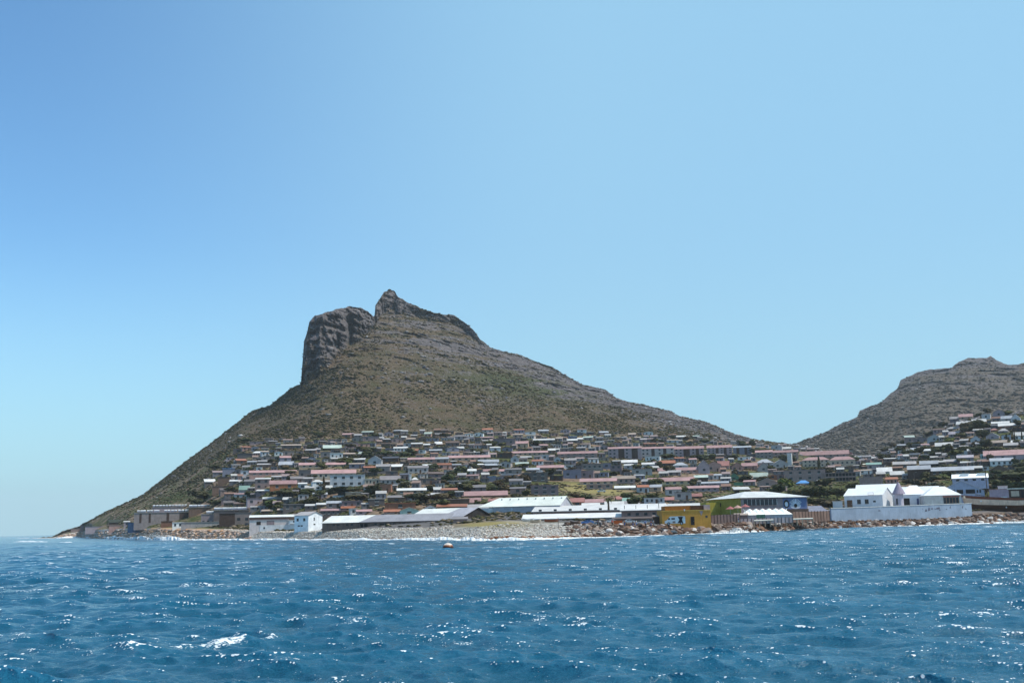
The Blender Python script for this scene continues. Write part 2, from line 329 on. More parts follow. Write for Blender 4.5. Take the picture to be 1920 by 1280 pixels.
m1 = fbm(hx/90, hy/90, hz/90, 4, 3); m2 = fbm(hx/24, hy/24, hz/16, 4, 5); m3 = fbm(hx/140, hy/140, hz/12, 3, 8)
up_h = np.clip((hz-190+m1*40)/60, 0, 1); reh = (m1*40+m2*20+up_h*m3*45)/Dh*np.clip((nh-1-np.arange(nh))/4, 0, 1)[:, None]
Ph = Ph.copy(); Ph[..., :2] *= (1+reh)[..., None]; Ph[..., 2] = CAMH+(Ph[..., 2]-CAMH)*(1+reh)
rockh = np.clip(up_h*np.clip(m3*3+0.25, 0, 1)+np.clip(1-(Yh-ryh[None])/14, 0, 1)*0.8, 0, 1)
Bh = back(Ph[-1]); hr = np.concatenate([Ph, Bh])
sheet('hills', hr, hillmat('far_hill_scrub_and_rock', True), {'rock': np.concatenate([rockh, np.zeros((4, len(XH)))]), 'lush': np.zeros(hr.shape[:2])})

# ------------------------------------------------------------------ sea: sum of sharp-crested travelling waves on a polar sheet
WCAPS = [(412, 1200, 120, .75, .20), (508, 1189, 52, .55, .12), (350, 1206, 55, .5, .12), (500, 1222, 60, .5, .10), (225, 1216, 50, .5, .10), (860, 1192, 60, .6, .10), (1840, 1150, 70, .9, .12), (1395, 1278, 60, .4, .08), (662, 1160, 70, .9, .10), (1765, 1165, 40, .8, .10), (150, 1126, 45, 1.2, .10), (345, 1096, 40, 1.6, .12), (535, 1086, 50, 1.8, .12), (1130, 1163, 60, .9, .10)]
def sea():
    ang = [np.radians(np.arange(-180, -40, 4.0)), np.radians(np.linspace(-40, -29, 24)), np.radians(np.linspace(-28.9, 28.9, 640)), np.radians(np.linspace(29.3, 40, 24)), np.radians(np.arange(44, 181, 4.0))]
    A = np.concatenate(ang); A[0] = -math.pi; A[-1] = math.pi
    r = [1.0, 4.0, 8.0, 12.0, 16.0, 19.0]; v = 22.0
    while v < 620: r.append(v); v *= 1.0030
    while v < 12000: r.append(v); v *= 1.10
    R = np.array(r); X = R[:, None]*np.sin(A)[None]; Y = R[:, None]*np.cos(A)[None]
    sp = np.maximum(np.gradient(R)[:, None], R[:, None]*np.abs(np.gradient(A))[None]*0.8)
    dx = np.zeros_like(X); dy = np.zeros_like(X); dz = np.zeros_like(X); jx = np.zeros_like(X); jy = np.zeros_like(X); jxy = np.zeros_like(X)
    g = np.random.default_rng(5); K = 130
    lam = np.exp(g.uniform(math.log(0.38), math.log(11), K)); wd = math.radians(205)
    th = wd+g.normal(0, 0.45, K); ph = g.uniform(0, 6.283, K)
    am = 0.0086*lam**0.70*np.where(lam > 5, 0.62, 1.0)*g.uniform(0.6, 1.25, K)
    gust = 1+0.45*fbm(X/38, Y/60, X*0+1, 2, 61)
    for i in range(K):
        k = 2*math.pi/lam[i]; cx_, cy_ = math.sin(th[i]), math.cos(th[i])
        w = np.clip((lam[i]/sp-2.2)/2.5, 0, 1); 
        if w.max() == 0: continue
        a = am[i]*w*gust; f = k*(X*cx_+Y*cy_)+ph[i]; s_, c_ = np.sin(f), np.cos(f); q = 1.1
        dz += a*c_; dx -= q*a*cx_*s_; dy -= q*a*cy_*s_
        jx += q*a*k*cx_*cx_*c_; jy += q*a*k*cy_*cy_*c_; jxy += q*a*k*cx_*cy_*c_
    J = (1-jx)*(1-jy)-jxy**2
    wc = np.zeros_like(X)
    for (wx, wy, ww, wl, amp_) in WCAPS:
        dd_ = CAMH*F/(wy-(1004-.0229*wx))*math.sqrt(1+((wx-960)/F)**2); c = at(wx, wy, dd_); A0 = math.atan2(c[0], c[1]); lx = (X-c[0])*math.cos(A0)-(Y-c[1])*math.sin(A0); ly = (X-c[0])*math.sin(A0)+(Y-c[1])*math.cos(A0)
        lx = lx/(ww*.5*dd_/F); ly = (ly-lx*wl*.6)/wl; e_ = np.exp(-lx**2*1.6-ly**2*1.6); dz += amp_*e_; wc = np.maximum(wc, min(1, .35+amp_*3.2)*np.exp(-lx**2*1.5-(ly+.25)**2*1.6))
    V = np.stack([X+dx, Y+dy, dz], -1)
    edgeZ = np.clip((R-600)/400, 0, 1)[:, None]*0-0.0
    me = npmesh('sea', V.reshape(-1, 3), gridq(len(R), len(A))[:, ::-1])
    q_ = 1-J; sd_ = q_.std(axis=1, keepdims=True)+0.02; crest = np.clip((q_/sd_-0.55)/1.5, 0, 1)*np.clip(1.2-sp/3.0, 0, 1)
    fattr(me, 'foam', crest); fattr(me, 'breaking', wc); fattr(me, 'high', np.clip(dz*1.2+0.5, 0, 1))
    m, nt, b = newmat('sea_water'); p = geo(nt)
    mp = N(nt, 'ShaderNodeMapping'); mp.inputs['Rotation'].default_value = (0, 0, 0.4); mp.inputs['Scale'].default_value = (1, 1.6, 1); nt.links.new(p, mp.inputs[0])
    f1 = noise(nt, mp.outputs[0], 1.5, 5, 0.65); f2 = noise(nt, mp.outputs[0], 7, 4, 0.6); big = noise(nt, p, 0.02, 3, 0.5)
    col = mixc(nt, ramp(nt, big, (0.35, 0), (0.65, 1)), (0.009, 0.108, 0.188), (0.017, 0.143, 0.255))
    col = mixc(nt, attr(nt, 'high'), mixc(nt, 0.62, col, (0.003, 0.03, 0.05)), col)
    # broken froth, and white flecks painted as sun glints on crests and wind patches
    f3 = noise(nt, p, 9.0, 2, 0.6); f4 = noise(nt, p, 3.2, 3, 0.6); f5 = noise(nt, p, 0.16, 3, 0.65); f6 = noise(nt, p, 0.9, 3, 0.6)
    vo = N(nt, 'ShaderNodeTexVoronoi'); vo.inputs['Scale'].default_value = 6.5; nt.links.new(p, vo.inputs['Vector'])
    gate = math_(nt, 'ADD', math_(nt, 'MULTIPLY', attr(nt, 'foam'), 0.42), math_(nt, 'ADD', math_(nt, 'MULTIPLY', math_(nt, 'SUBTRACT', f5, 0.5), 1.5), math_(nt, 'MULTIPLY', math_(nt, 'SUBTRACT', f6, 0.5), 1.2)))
    glint_dots = ramp(nt, math_(nt, 'SUBTRACT', gate, vo.outputs['Distance']), (0.05, 0), (0.13, 1))
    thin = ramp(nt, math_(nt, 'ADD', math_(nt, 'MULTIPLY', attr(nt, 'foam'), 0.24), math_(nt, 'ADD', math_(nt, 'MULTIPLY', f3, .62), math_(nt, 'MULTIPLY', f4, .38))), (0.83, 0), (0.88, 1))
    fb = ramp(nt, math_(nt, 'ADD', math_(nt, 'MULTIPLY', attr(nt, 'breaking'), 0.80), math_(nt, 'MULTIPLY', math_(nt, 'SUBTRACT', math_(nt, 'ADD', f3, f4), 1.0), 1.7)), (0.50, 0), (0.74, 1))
    ff = math_(nt, 'MAXIMUM', math_(nt, 'MAXIMUM', glint_dots, thin), fb)
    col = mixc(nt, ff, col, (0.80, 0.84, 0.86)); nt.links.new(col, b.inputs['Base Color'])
    nt.links.new(ramp(nt, ff, (0, 0.13), (1, 0.8)), b.inputs['Roughness']); b.inputs['IOR'].default_value = 1.33
    bump(nt, b, math_(nt, 'ADD', f1, math_(nt, 'MULTIPLY', f2, 0.35)), 0.6, 0.30)
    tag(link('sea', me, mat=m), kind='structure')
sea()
# ------------------------------------------------------------------ building kit
class MB:
    def __init__(s): s.v = []; s.f = []
    def add(s, vs, fs):
        n = len(s.v); s.v += [tuple(v) for v in vs]; s.f += [tuple(n+i for i in f) for f in fs]; return s
    def box(s, x0, x1, y0, y1, z0, z1):
        return s.add([(x0, y0, z0), (x1, y0, z0), (x1, y1, z0), (x0, y1, z0), (x0, y0, z1), (x1, y0, z1), (x1, y1, z1), (x0, y1, z1)],
                     [(3, 2, 1, 0), (4, 5, 6, 7), (0, 1, 5, 4), (1, 2, 6, 5), (2, 3, 7, 6), (3, 0, 4, 7)])
    def gabx(s, x0, x1, y0, y1, z0, ze, zr):                    # gable walls, ridge along x
        ym = (y0+y1)/2
        return s.add([(x0, y0, z0), (x1, y0, z0), (x1, y1, z0), (x0, y1, z0), (x0, y0, ze), (x1, y0, ze), (x1, y1, ze), (x0, y1, ze), (x0, ym, zr), (x1, ym, zr)],
                     [(3, 2, 1, 0), (0, 1, 5, 4), (1, 2, 6, 9, 5), (2, 3, 7, 6), (3, 0, 4, 8, 7), (4, 5, 9, 8), (6, 7, 8, 9)])
    def gaby(s, x0, x1, y0, y1, z0, ze, zr):                    # ridge along y, gable to the front
        xm = (x0+x1)/2
        return s.add([(x0, y0, z0), (x1, y0, z0), (x1, y1, z0), (x0, y1, z0), (x0, y0, ze), (x1, y0, ze), (x1, y1, ze), (x0, y1, ze), (xm, y0, zr), (xm, y1, zr)],
                     [(3, 2, 1, 0), (0, 1, 5, 8, 4), (1, 2, 6, 5), (2, 3, 7, 9, 6), (3, 0, 4, 7), (5, 6, 9, 8), (7, 4, 8, 9)])
    def slab(s, pts, t=0.12):                                   # polygon with thickness (downwards along its normal)
        p = [Vector(q) for q in pts]; n = Vector((0, 0, 0))
        for i in range(len(p)): n += p[i].cross(p[(i+1) % len(p)])
        n.normalize()
        if n.z < 0: p.reverse(); n = -n
        k = len(p); q = [a-n*t for a in p]
        return s.add(p+q, [tuple(range(k)), tuple(range(2*k-1, k-1, -1))]+[(i, i+k, (i+1) % k+k, (i+1) % k) for i in range(k)])
    def plate(s, pts, y, t=0.05):                               # polygon in the xz plane standing proud of a front wall at y
        k = len(pts)
        return s.add([(a, y-t, b) for a, b in pts]+[(a, y, b) for a, b in pts], [tuple(range(k)), tuple(range(2*k-1, k-1, -1))]+[(i, i+k, (i+1) % k+k, (i+1) % k) for i in range(k)])
    def cone(s, cx, cy, r0, r1, z0, z1, n=10, ph=0.0):
        a = [(cx+r0*math.cos(ph+6.2832*i/n), cy+r0*math.sin(ph+6.2832*i/n), z0) for i in range(n)]
        b = [(cx+r1*math.cos(ph+6.2832*i/n), cy+r1*math.sin(ph+6.2832*i/n), z1) for i in range(n)]
        return s.add(a+b, [(i, (i+1) % n, n+(i+1) % n, n+i) for i in range(n)]+[tuple(range(n-1, -1, -1)), tuple(range(n, 2*n))])
    def tube(s, p0, p1, r, n=6):
        p0, p1 = Vector(p0), Vector(p1); d = (p1-p0).normalized(); a = d.orthogonal().normalized(); b = d.cross(a)
        A = [p0+(a*math.cos(6.2832*i/n)+b*math.sin(6.2832*i/n))*r for i in range(n)]; Bb = [v+(p1-p0) for v in A]
        return s.add(A+Bb, [(i, (i+1) % n, n+(i+1) % n, n+i) for i in range(n)]+[tuple(range(n-1, -1, -1)), tuple(range(n, 2*n))])
    def build(s, name, mat, parent=None, smooth=False): return link(name, mesh(name, s.v, s.f, smooth), parent, mat)

_mats = {}
def paint(key, rgb, rough=0.8, scale=0.6, vary=0.16, metal=0.0, dirt=0.35, corr=False):
    if key in _mats: return _mats[key]
    m, nt, b = newmat(key); oc = objc(nt); oi = N(nt, 'ShaderNodeObjectInfo')
    n1_ = noise(nt, oc, scale, 5, 0.65)
    mp = N(nt, 'ShaderNodeMapping'); mp.inputs['Scale'].default_value = (1.3, 1.3, 0.22); nt.links.new(oc, mp.inputs[0])
    n2_ = noise(nt, mp.outputs[0], 1.4, 4, 0.6)
    dk = tuple(c*0.55 for c in rgb); lt = tuple(min(c*1.12+0.01, 0.9) for c in rgb)
    c = mixc(nt, ramp(nt, n1_, (0.35, 0), (0.65, 1)), tuple(c*(1-vary) for c in rgb), lt)
    c = mixc(nt, math_(nt, 'MULTIPLY', ramp(nt, n2_, (0.5, 0), (0.72, 1)), dirt), c, dk)
    v = math_(nt, 'ADD', math_(nt, 'MULTIPLY', oi.outputs['Random'], 0.34), 0.80)
    hs = N(nt, 'ShaderNodeHueSaturation'); nt.links.new(v, hs.inputs['Value']); nt.links.new(c, hs.inputs['Color'])
    nt.links.new(hs.outputs[0], b.inputs['Base Color'])
    b.inputs['Roughness'].default_value = rough; b.inputs['Metallic'].default_value = metal; b.inputs['Specular IOR Level'].default_value = 0.3
    if corr:
        w = N(nt, 'ShaderNodeTexWave'); w.bands_direction = 'X'; w.inputs['Scale'].default_value = 2.0; nt.links.new(oc, w.inputs[0]); bump(nt, b, w.outputs['Fac'], 0.4, 0.05)
    _mats[key] = m; return m
WALL = dict(white=(.70, .70, .70), lblue=(.47, .48, .51), lilac=(.36, .29, .31), cream=(.55, .46, .36), tan=(.42, .30, .21), pink=(.44, .26, .22), orange=(.42, .16, .07),
            brown=(.17, .105, .075), dbrown=(.075, .045, .035), grey=(.25, .205, .195), lgrey=(.43, .39, .385), dgrey=(.135, .11, .105), blue=(.21, .21, .27), olive=(.34, .30, .035),
            yellow=(.62, .36, .035), green=(.10, .24, .15), teal=(.30, .50, .50), mauve=(.32, .22, .20), purple=(.24, .18, .19), brick=(.26, .12, .075), black=(.03, .022, .02))
ROOF = dict(white=(.62, .60, .58), lgrey=(.36, .33, .325), grey=(.21, .185, .185), dgrey=(.08, .08, .10), pink=(.40, .235, .225), rust=(.22, .10, .065), red=(.34, .15, .13), teal=(.22, .34, .29),
            lblue=(.36, .37, .40), blue=(.10, .30, .62), tan=(.38, .29, .23), lteal=(.40, .46, .40), brown=(.14, .09, .07), mauve=(.34, .26, .28), lilac=(.40, .35, .38))
def wm(k): return paint('wall_'+k, WALL[k])
def rm(k): return paint('roof_'+k, ROOF[k], rough=0.55, scale=0.25, dirt=0.25, corr=True)
GLASS = paint('window_glass', (.035, .04, .05), rough=0.15, dirt=0.0, vary=0.3)
DOORM = paint('door_wood', (.11, .06, .04)); WFRAME = paint('window_frame', (.7, .7, .7), dirt=0.1)
DARKM = paint('dark_opening', (.02, .016, .015)); METAL = paint('galvanised_metal', (.45, .46, .48), rough=0.4, metal=0.5)
def root_at(name, x, y, d, yaw=0.0, fit=True):
    p = at(x, y, d); A = math.atan2(p[0], p[1])
    o = link(name, None)
    if fit: o.scale = (math.cos(A)**2, 1, 1)                 # px widths to metres away from the optical axis
    o.location = tuple(p); o.rotation_euler = (0, 0, -A+math.radians(yaw)); o.empty_display_size = 1; return o
PLACED = []                                                  # (x0, x1, ytop, ybase) of everything placed, for spacing
def windows(root, x0, x1, yf, z0, z1, n, storeys=1, door=False, wf=0.42, frame=False, glass=None):
    if n <= 0: return
    H = (z1-z0)/storeys; W_ = (x1-x0)/n; ww = min(W_*wf, 1.7); hh = min(H*0.46, 1.4)
    for st in range(storeys):
        for i in range(n):
            cx = x0+W_*(i+0.5); zb = z0+H*st+H*0.36
            if door and st == 0 and i == n//2:
                MB().box(cx-0.5, cx+0.5, yf-0.06, yf+0.02, z0+0.02, z0+min(2.05, H*0.8)).build('door', DOORM, root); continue
            w_ = MB().box(cx-ww/2, cx+ww/2, yf-0.05, yf+0.02, zb, zb+hh).build('window', glass or GLASS, root)
            if frame: MB().box(cx-ww/2-0.12, cx+ww/2+0.12, yf-0.11, yf-0.052, zb-0.16, zb-0.02).build('sill', WFRAME, w_)
def house(x0, x1, yb, ye, yr, kind='gx', wall='grey', roof='white', n=2, st=1, D=None, yaw=0.0, d=None, name='house', label=None, cat='house', group=None, door=False, wmat=None, rmat=None, frame=False, over=0.3, found=3.0):
    xc = (x0+x1)/2
    if d is None: d = ground_d(xc, yb)
    s = d/F; cy = math.cos(math.radians(yaw)); w = (x1-x0)*s/max(cy, 0.5)
    if D is None: D = min(max(5.0, w*0.75), 11.0)
    r = root_at(name, xc, yb, d, yaw); z0 = r.location.z
    he = float(zof(xc, ye, d))-z0
    a, b_ = -w/2, w/2; wmt = wmat or wm(wall); rmt = rmat or rm(roof)
    if kind == 'gx':
        hr = max(float(zof(xc, yr, d+D/2))-z0, he+0.25)
        MB().gabx(a, b_, 0, D, -found, he, hr).build('wall', wmt, r); k = (hr-he)/(D/2); t = 0.14
        m = MB(); m.slab([(a-over, -over, he-over*k+t), (b_+over, -over, he-over*k+t), (b_+over, D/2, hr+t), (a-over, D/2, hr+t)], t*0.8)
        m.slab([(a-over, D+over, he-over*k+t), (b_+over, D+over, he-over*k+t), (b_+over, D/2+0.003, hr+t), (a-over, D/2+0.003, hr+t)], t*0.8); m.build('roof', rmt, r)
    elif kind == 'gf':
        hr = max(float(zof(xc, yr, d))-z0, he+0.25)
        MB().gaby(a, b_, 0, D, -found, he, hr).build('wall', wmt, r); k = (hr-he)/(w/2); t = 0.14
        m = MB(); m.slab([(a-over, -over, he-over*k+t), (0, -over, hr+t), (0, D+over, hr+t), (a-over, D+over, he-over*k+t)], t*0.8)
        m.slab([(b_+over, -over, he-over*k+t), (0.003, -over, hr+t), (0.003, D+over, hr+t), (b_+over, D+over, he-over*k+t)], t*0.8); m.build('roof', rmt, r)
    elif kind == 'mono':
        hr = max(float(zof(xc, yr, d+D))-z0, he+0.15)
        MB().add([(a, 0, -found), (b_, 0, -found), (b_, D, -found), (a, D, -found), (a, 0, he), (b_, 0, he), (b_, D, hr), (a, D, hr)], [(3, 2, 1, 0), (4, 5, 6, 7), (0, 1, 5, 4), (1, 2, 6, 5), (2, 3, 7, 6), (3, 0, 4, 7)]).build('wall', wmt, r)
        k = (hr-he)/D; MB().slab([(a-over, -over*1.5, he-over*1.5*k+0.2), (b_+over, -over*1.5, he-over*1.5*k+0.2), (b_+over, D+over, hr+over*k+0.2), (a-over, D+over, hr+over*k+0.2)], 0.17).build('roof', rmt, r)
    elif kind == 'hip':
        hr = max(float(zof(xc, yr, d+D/2))-z0, he+0.3); q = min(D/2, w*0.35)
        MB().box(a, b_, 0, D, -found, he).build('wall', wmt, r); o_ = over; z = he+0.02
        m = MB(); P0, P1, P2, P3 = (a-o_, -o_, z), (b_+o_, -o_, z), (b_+o_, D+o_, z), (a-o_, D+o_, z); R0, R1 = (a+q, D/2, hr), (b_-q, D/2, hr)
        m.add([P0, P1, P2, P3, R0, R1], [(3, 2, 1, 0), (0, 1, 5, 4), (1, 2, 5), (2, 3, 4, 5), (3, 0, 4)]); m.build('roof', rmt, r)
    else:                                                    # flat roof with a low parapet and a roof slab
        MB().box(a, b_, 0, D, -found, he).build('wall', wmt, r)
        MB().box(a-0.2, b_+0.2, -0.25, D+0.2, he+0.003, he+0.2).build('roof', rmt, r)
    if n: windows(r, a+w*0.04, b_-w*0.04, 0, 0, he, n, st, door, frame=frame)
    if label: tag(r, label, cat, group)
    PLACED.append((x0, x1, yr, yb, r)); r['_px'] = xc; r['_py'] = (yb+yr)/2
    return r
LM = []                                                      # landmarks for labels: (x, y, phrase)
def mark(x, y, phrase): LM.append((x, y, phrase))

# ------------------------------------------------------------------ the long sheds on the beach
PI = math.pi
def shed_long():
    d = 396.0; s = d/F; r = root_at('long_shed', 726, 993.0, d, -14)
    z0 = r.location.z; a, b = -124*s, 124*s; D = 15.0
    he = float(zof(726, 977.5, d))-z0; hr = float(zof(726, 965, d+D/2))-z0
    MB().gabx(a, b, 0, D, -2, he, hr).build('wall', paint('shed_wall', (.19, .14, .115), dirt=0.5), r)
    k = (hr-he)/(D/2); t = 0.16; e = he-0.4*k+t
    xa, xb = a+70*s, a+92*s  # slanted line where the front slope turns from white to grey
    MB().slab([(a-0.5, -0.4, e), (xa, -0.4, e), (xb, D/2, hr+t), (a+1.0, D/2, hr+t)]).build('roof_sheeting', paint('roof_fresh_white', (.80, .79, .74), rough=.5, scale=.2, corr=True), r)
    MB().slab([(xa+0.02, -0.4, e), (b+0.5, -0.4, e), (b-0.6, D/2, hr+t), (xb+0.02, D/2, hr+t)]).build('roof_sheeting', paint('roof_weathered', (.33, .32, .35), rough=.6, scale=.25, dirt=.3, corr=True), r)
    MB().slab([(a-0.5, D+0.4, e), (b+0.5, D+0.4, e), (b-0.6, D/2+0.01, hr+t), (a+1.0, D/2+0.01, hr+t)]).build('roof_sheeting', rm('lgrey'), r)
    for i in range(24):
        if i % 3 == 2: continue
        x = a+4+i*(b-a-8)/23; m = MB().box(x-0.5, x+0.5, -0.05, 0.01, he-1.0, he-0.45); m.build('window', GLASS, r)
    for i in range(26):
        x = a+i*(b-a)/25; MB().box(x-0.14, x+0.14, -0.12, -0.002, -1, he-0.1).build('pilaster', paint('shed_pilaster', (.12, .095, .09)), r)
    for x in (-44, -8, 52): MB().box(x*s-1.3, x*s+1.3, -0.10, -0.005, 0, 2.3).build('door', DARKM, r)
    tag(r, 'long low brown shed behind the pebble beach, half white half grey roof', 'shed'); mark(726, 980, 'the long brown beach shed')
    PLACED.append((602, 850, 964, 994, r))
shed_long()
def shed_dark():
    d = 392.0; r = root_at('gabled_shed', 868, 972, d, -38); z0 = r.location.z; Lx, D = 25.0, 17.0
    he = float(zof(868, 967.5, d))-z0; hr = he+3.0; f = 2.5
    MB().gabx(-Lx, 0, 0, D, -f, he, hr).build('wall', paint('shed_black', (.035, .024, .02)), r); k = (hr-he)/(D/2); t = 0.18
    o = 0.5; e = he-o*k+t
    MB().slab([(-Lx-o, -o, e), (-Lx*0.42, -o, e), (-Lx*0.30, D/2, hr+t), (-Lx-o, D/2, hr+t)]).build('roof_sheeting', _mats['roof_fresh_white'], r)
    MB().slab([(-Lx*0.42+0.02, -o, e), (o, -o, e), (o, D/2, hr+t), (-Lx*0.30+0.02, D/2, hr+t)]).build('roof_sheeting', _mats['roof_weathered'], r)  # grey right part of the same slope
    MB().slab([(-Lx-o, D+o, e), (o, D+o, e), (o, D/2+0.01, hr+t), (-Lx-o, D/2+0.01, hr+t)]).build('roof_sheeting', rm('dgrey'), r)
    MB().box(0.003, 0.06, D*0.3, D*0.62, 0, 2.6).build('door', DARKM, r)
    tag(r, 'dark gabled shed with grey and white roof behind the long beach shed', 'shed'); mark(915, 962, 'the dark gabled shed'); PLACED.append((762, 955, 953, 972, r))
    house(850, 876, 984, 973, 969, 'gx', 'mauve', 'grey', 0, D=8, d=362, name='lean_to', label='small mauve lean-to at the right end of the long beach shed', cat='shed')
shed_dark()
# ------------------------------------------------------------------ warehouse and flat white roofs
def warehouse():
    d = 420.0; s = d/F; r = root_at('warehouse', 1050, 962, d, -17); z0 = r.location.z; w, D = 27.0, 17.0
    he = float(zof(1050, 946.5, d))-z0; hr = float(zof(1055, 930.5, d+D/2))-z0; f = 2.5
    MB().gabx(-w, 0, 0, D, -f, he, hr).build('wall', paint('warehouse_wall', (.46, .47, .54), dirt=.25), r); k = (hr-he)/(D/2); o = 0.4; t = 0.2; e = he-o*k+t
    cr = paint('roof_cream_white', (.78, .80, .72), rough=.5, scale=.15, corr=True)
    MB().slab([(-w-o-6, -o, e), (o, -o, e), (o, D/2, hr+t), (-w-o, D/2, hr+t)]).build('roof', cr, r)
    MB().slab([(-w-o-6, D+o, e), (o, D+o, e), (o, D/2+.01, hr+t), (-w-o, D/2+.01, hr+t)]).build('roof', cr, r)
    for i in range(8):
        x = -w+1.5+i*3.5; MB().cone(x, D*0.36, .28, .28, he+(hr-he)*.72, he+(hr-he)*.72+.75, 8).build('roof_vent', METAL, r)
    MB().box(-w-5.5, -w-0.02, -0.3, 6.5, -f, he-0.35).build('buttress_wall', paint('warehouse_buttress', (.62, .64, .68)), r)
    for x in (-19.3, -9.6): MB().box(x-.35, x+.35, -.1, -.003, 0, he-.4).build('downpipe', paint('pale_blue_strip', (.55, .62, .72)), r)
    MB().box(-17.2, -12.8, -0.08, -.004, 0.0, 2.8).build('door', paint('shutter_grey', (.40, .42, .48)), r)
    tag(r, 'tall pale blue-grey warehouse with a cream white pitched roof and roof vents', 'warehouse'); mark(1010, 945, 'the pale warehouse'); PLACED.append((930, 1073, 930, 962, r))
warehouse()
def flat_shed(x0, x1, yb, ye, yr, d, D, label, lm, wall='lgrey', nw=0, tilt=0.0, roofk='white'):
    r = house(x0, x1, yb, ye, yr, 'mono', wall, roofk, 0, D=D, d=d, name='flat_roofed_shed', label=label, cat='shed', over=.5); s = d/F; w = (x1-x0)*s
    if nw:
        for i in range(nw): x = -w/2+w*(i+.5)/nw; MB().box(x-.55, x+.55, -.05, .01, 0.9, 1.9).build('window', GLASS, r)
    mark((x0+x1)/2, yr, lm); return r
flat_shed(1000, 1252, 962, 956.5, 947, 400, 24, 'very long flat shed with a pale roof running behind the front beach sheds', 'the very long pale-roofed shed', 'mauve', 9)
flat_shed(982, 1165, 978.5, 971.5, 963.5, 350, 12, 'long low white-roofed shed closest to the grassy mound and pebble beach', 'the low white-roofed shed', 'lgrey', 0)
r_ = flat_shed(1166, 1243, 973, 956.5, 948.5, 345, 14, 'mauve walled shed with four windows and a white roof left of the yellow building', 'the mauve windowed shed', 'mauve', 0)
for i_ in range(5): MB().box(-4.6+i_*2.6, -3.6+i_*2.6, -.06, .01, 1.2, 2.0).build('window', GLASS, r_)
for i_ in range(4): MB().tube((-5.5+i_*3.6, 4, 2.5), (-5.5+i_*3.6, 4, 4.4), .09).build('vent_pipe', DARKM, r_)
house(1150, 1222, 981, 972.5, 970, 'mono', 'grey', 'brown', 0, D=4, d=336, name='lean_to', label='dark rusty lean-to roof below the mauve windowed shed', cat='shed')
house(1225, 1243, 984, 969, 966, 'mono', 'dbrown', 'brown', 0, D=4, d=326, name='hut', label='dark brown plank hut against the left side of the yellow building', cat='shed')
# ------------------------------------------------------------------ yellow building
def yellow():
    d = 321.0; s = d/F; r = root_at('harbour_building', 1288, 984, d, 9); f = 1.2; w = 91*s; a, b = -w/2, w/2
    he = 26.0*s; D = 11
    ym = paint('yellow_ochre_wall', (.66, .33, .055), dirt=.4, scale=.35)
    MB().box(a, b, 0, D, -f, he).build('wall', ym, r); MB().box(a-.08, b+.08, -.1, D+.1, he+.003, he+.16).build('coping', paint('yellow_coping', (.62, .42, .10)), r)
    m = MB().box(a+1.2, b-3.6, 2.0, D-1, he+.163, he+1.45); m.build('parapet', paint('rusty_orange_panel', (.36, .14, .02), dirt=.6, scale=.3), r)
    MB().box(b-5.5, b-1.7, 1.85, 1.995, he+.17, he+1.4).build('parapet_panel', paint('dark_panel', (.09, .04, .02)), r)
    MB().box(b-1.65, b+.1, 1.2, D-2, he+.165, he+1.55).build('roof_cabin', wm('lilac'), r)
    dr = MB().box(53*s-w/2, 60*s-w/2, -.06, .01, 0, 2.35).build('door', DARKM, r); MB().box(53*s-w/2+.8, 53*s-w/2+.9, -.1, -.062, 1.0, 1.12).build('handle', METAL, dr)
    MB().plate([(70*s-w/2, he-.2), (77*s-w/2, he-.2), (73.5*s-w/2, he-1.5)], 0, .03).build('wall_mark', wm('lilac'), r)
    MB().box(81*s-w/2, 85*s-w/2, -.05, .01, 2.0, 2.6).build('window', GLASS, r)
    MB().box(41*s-w/2, 43*s-w/2, -.3, -.003, he-.1, he+.5).build('floodlight', WFRAME, r)
    tag(r, 'yellow ochre harbour building with a rusty orange parapet on the boulders', 'building'); mark(1290, 965, 'the yellow building'); PLACED.append((1242, 1333, 948, 984, r))
yellow()
house(1253, 1311, 952, 948.5, 944.5, 'mono', 'grey', 'white', 0, D=8, d=345, name='flat_roofed_shed', label='narrow white flat roof showing just above the yellow building', cat='shed')
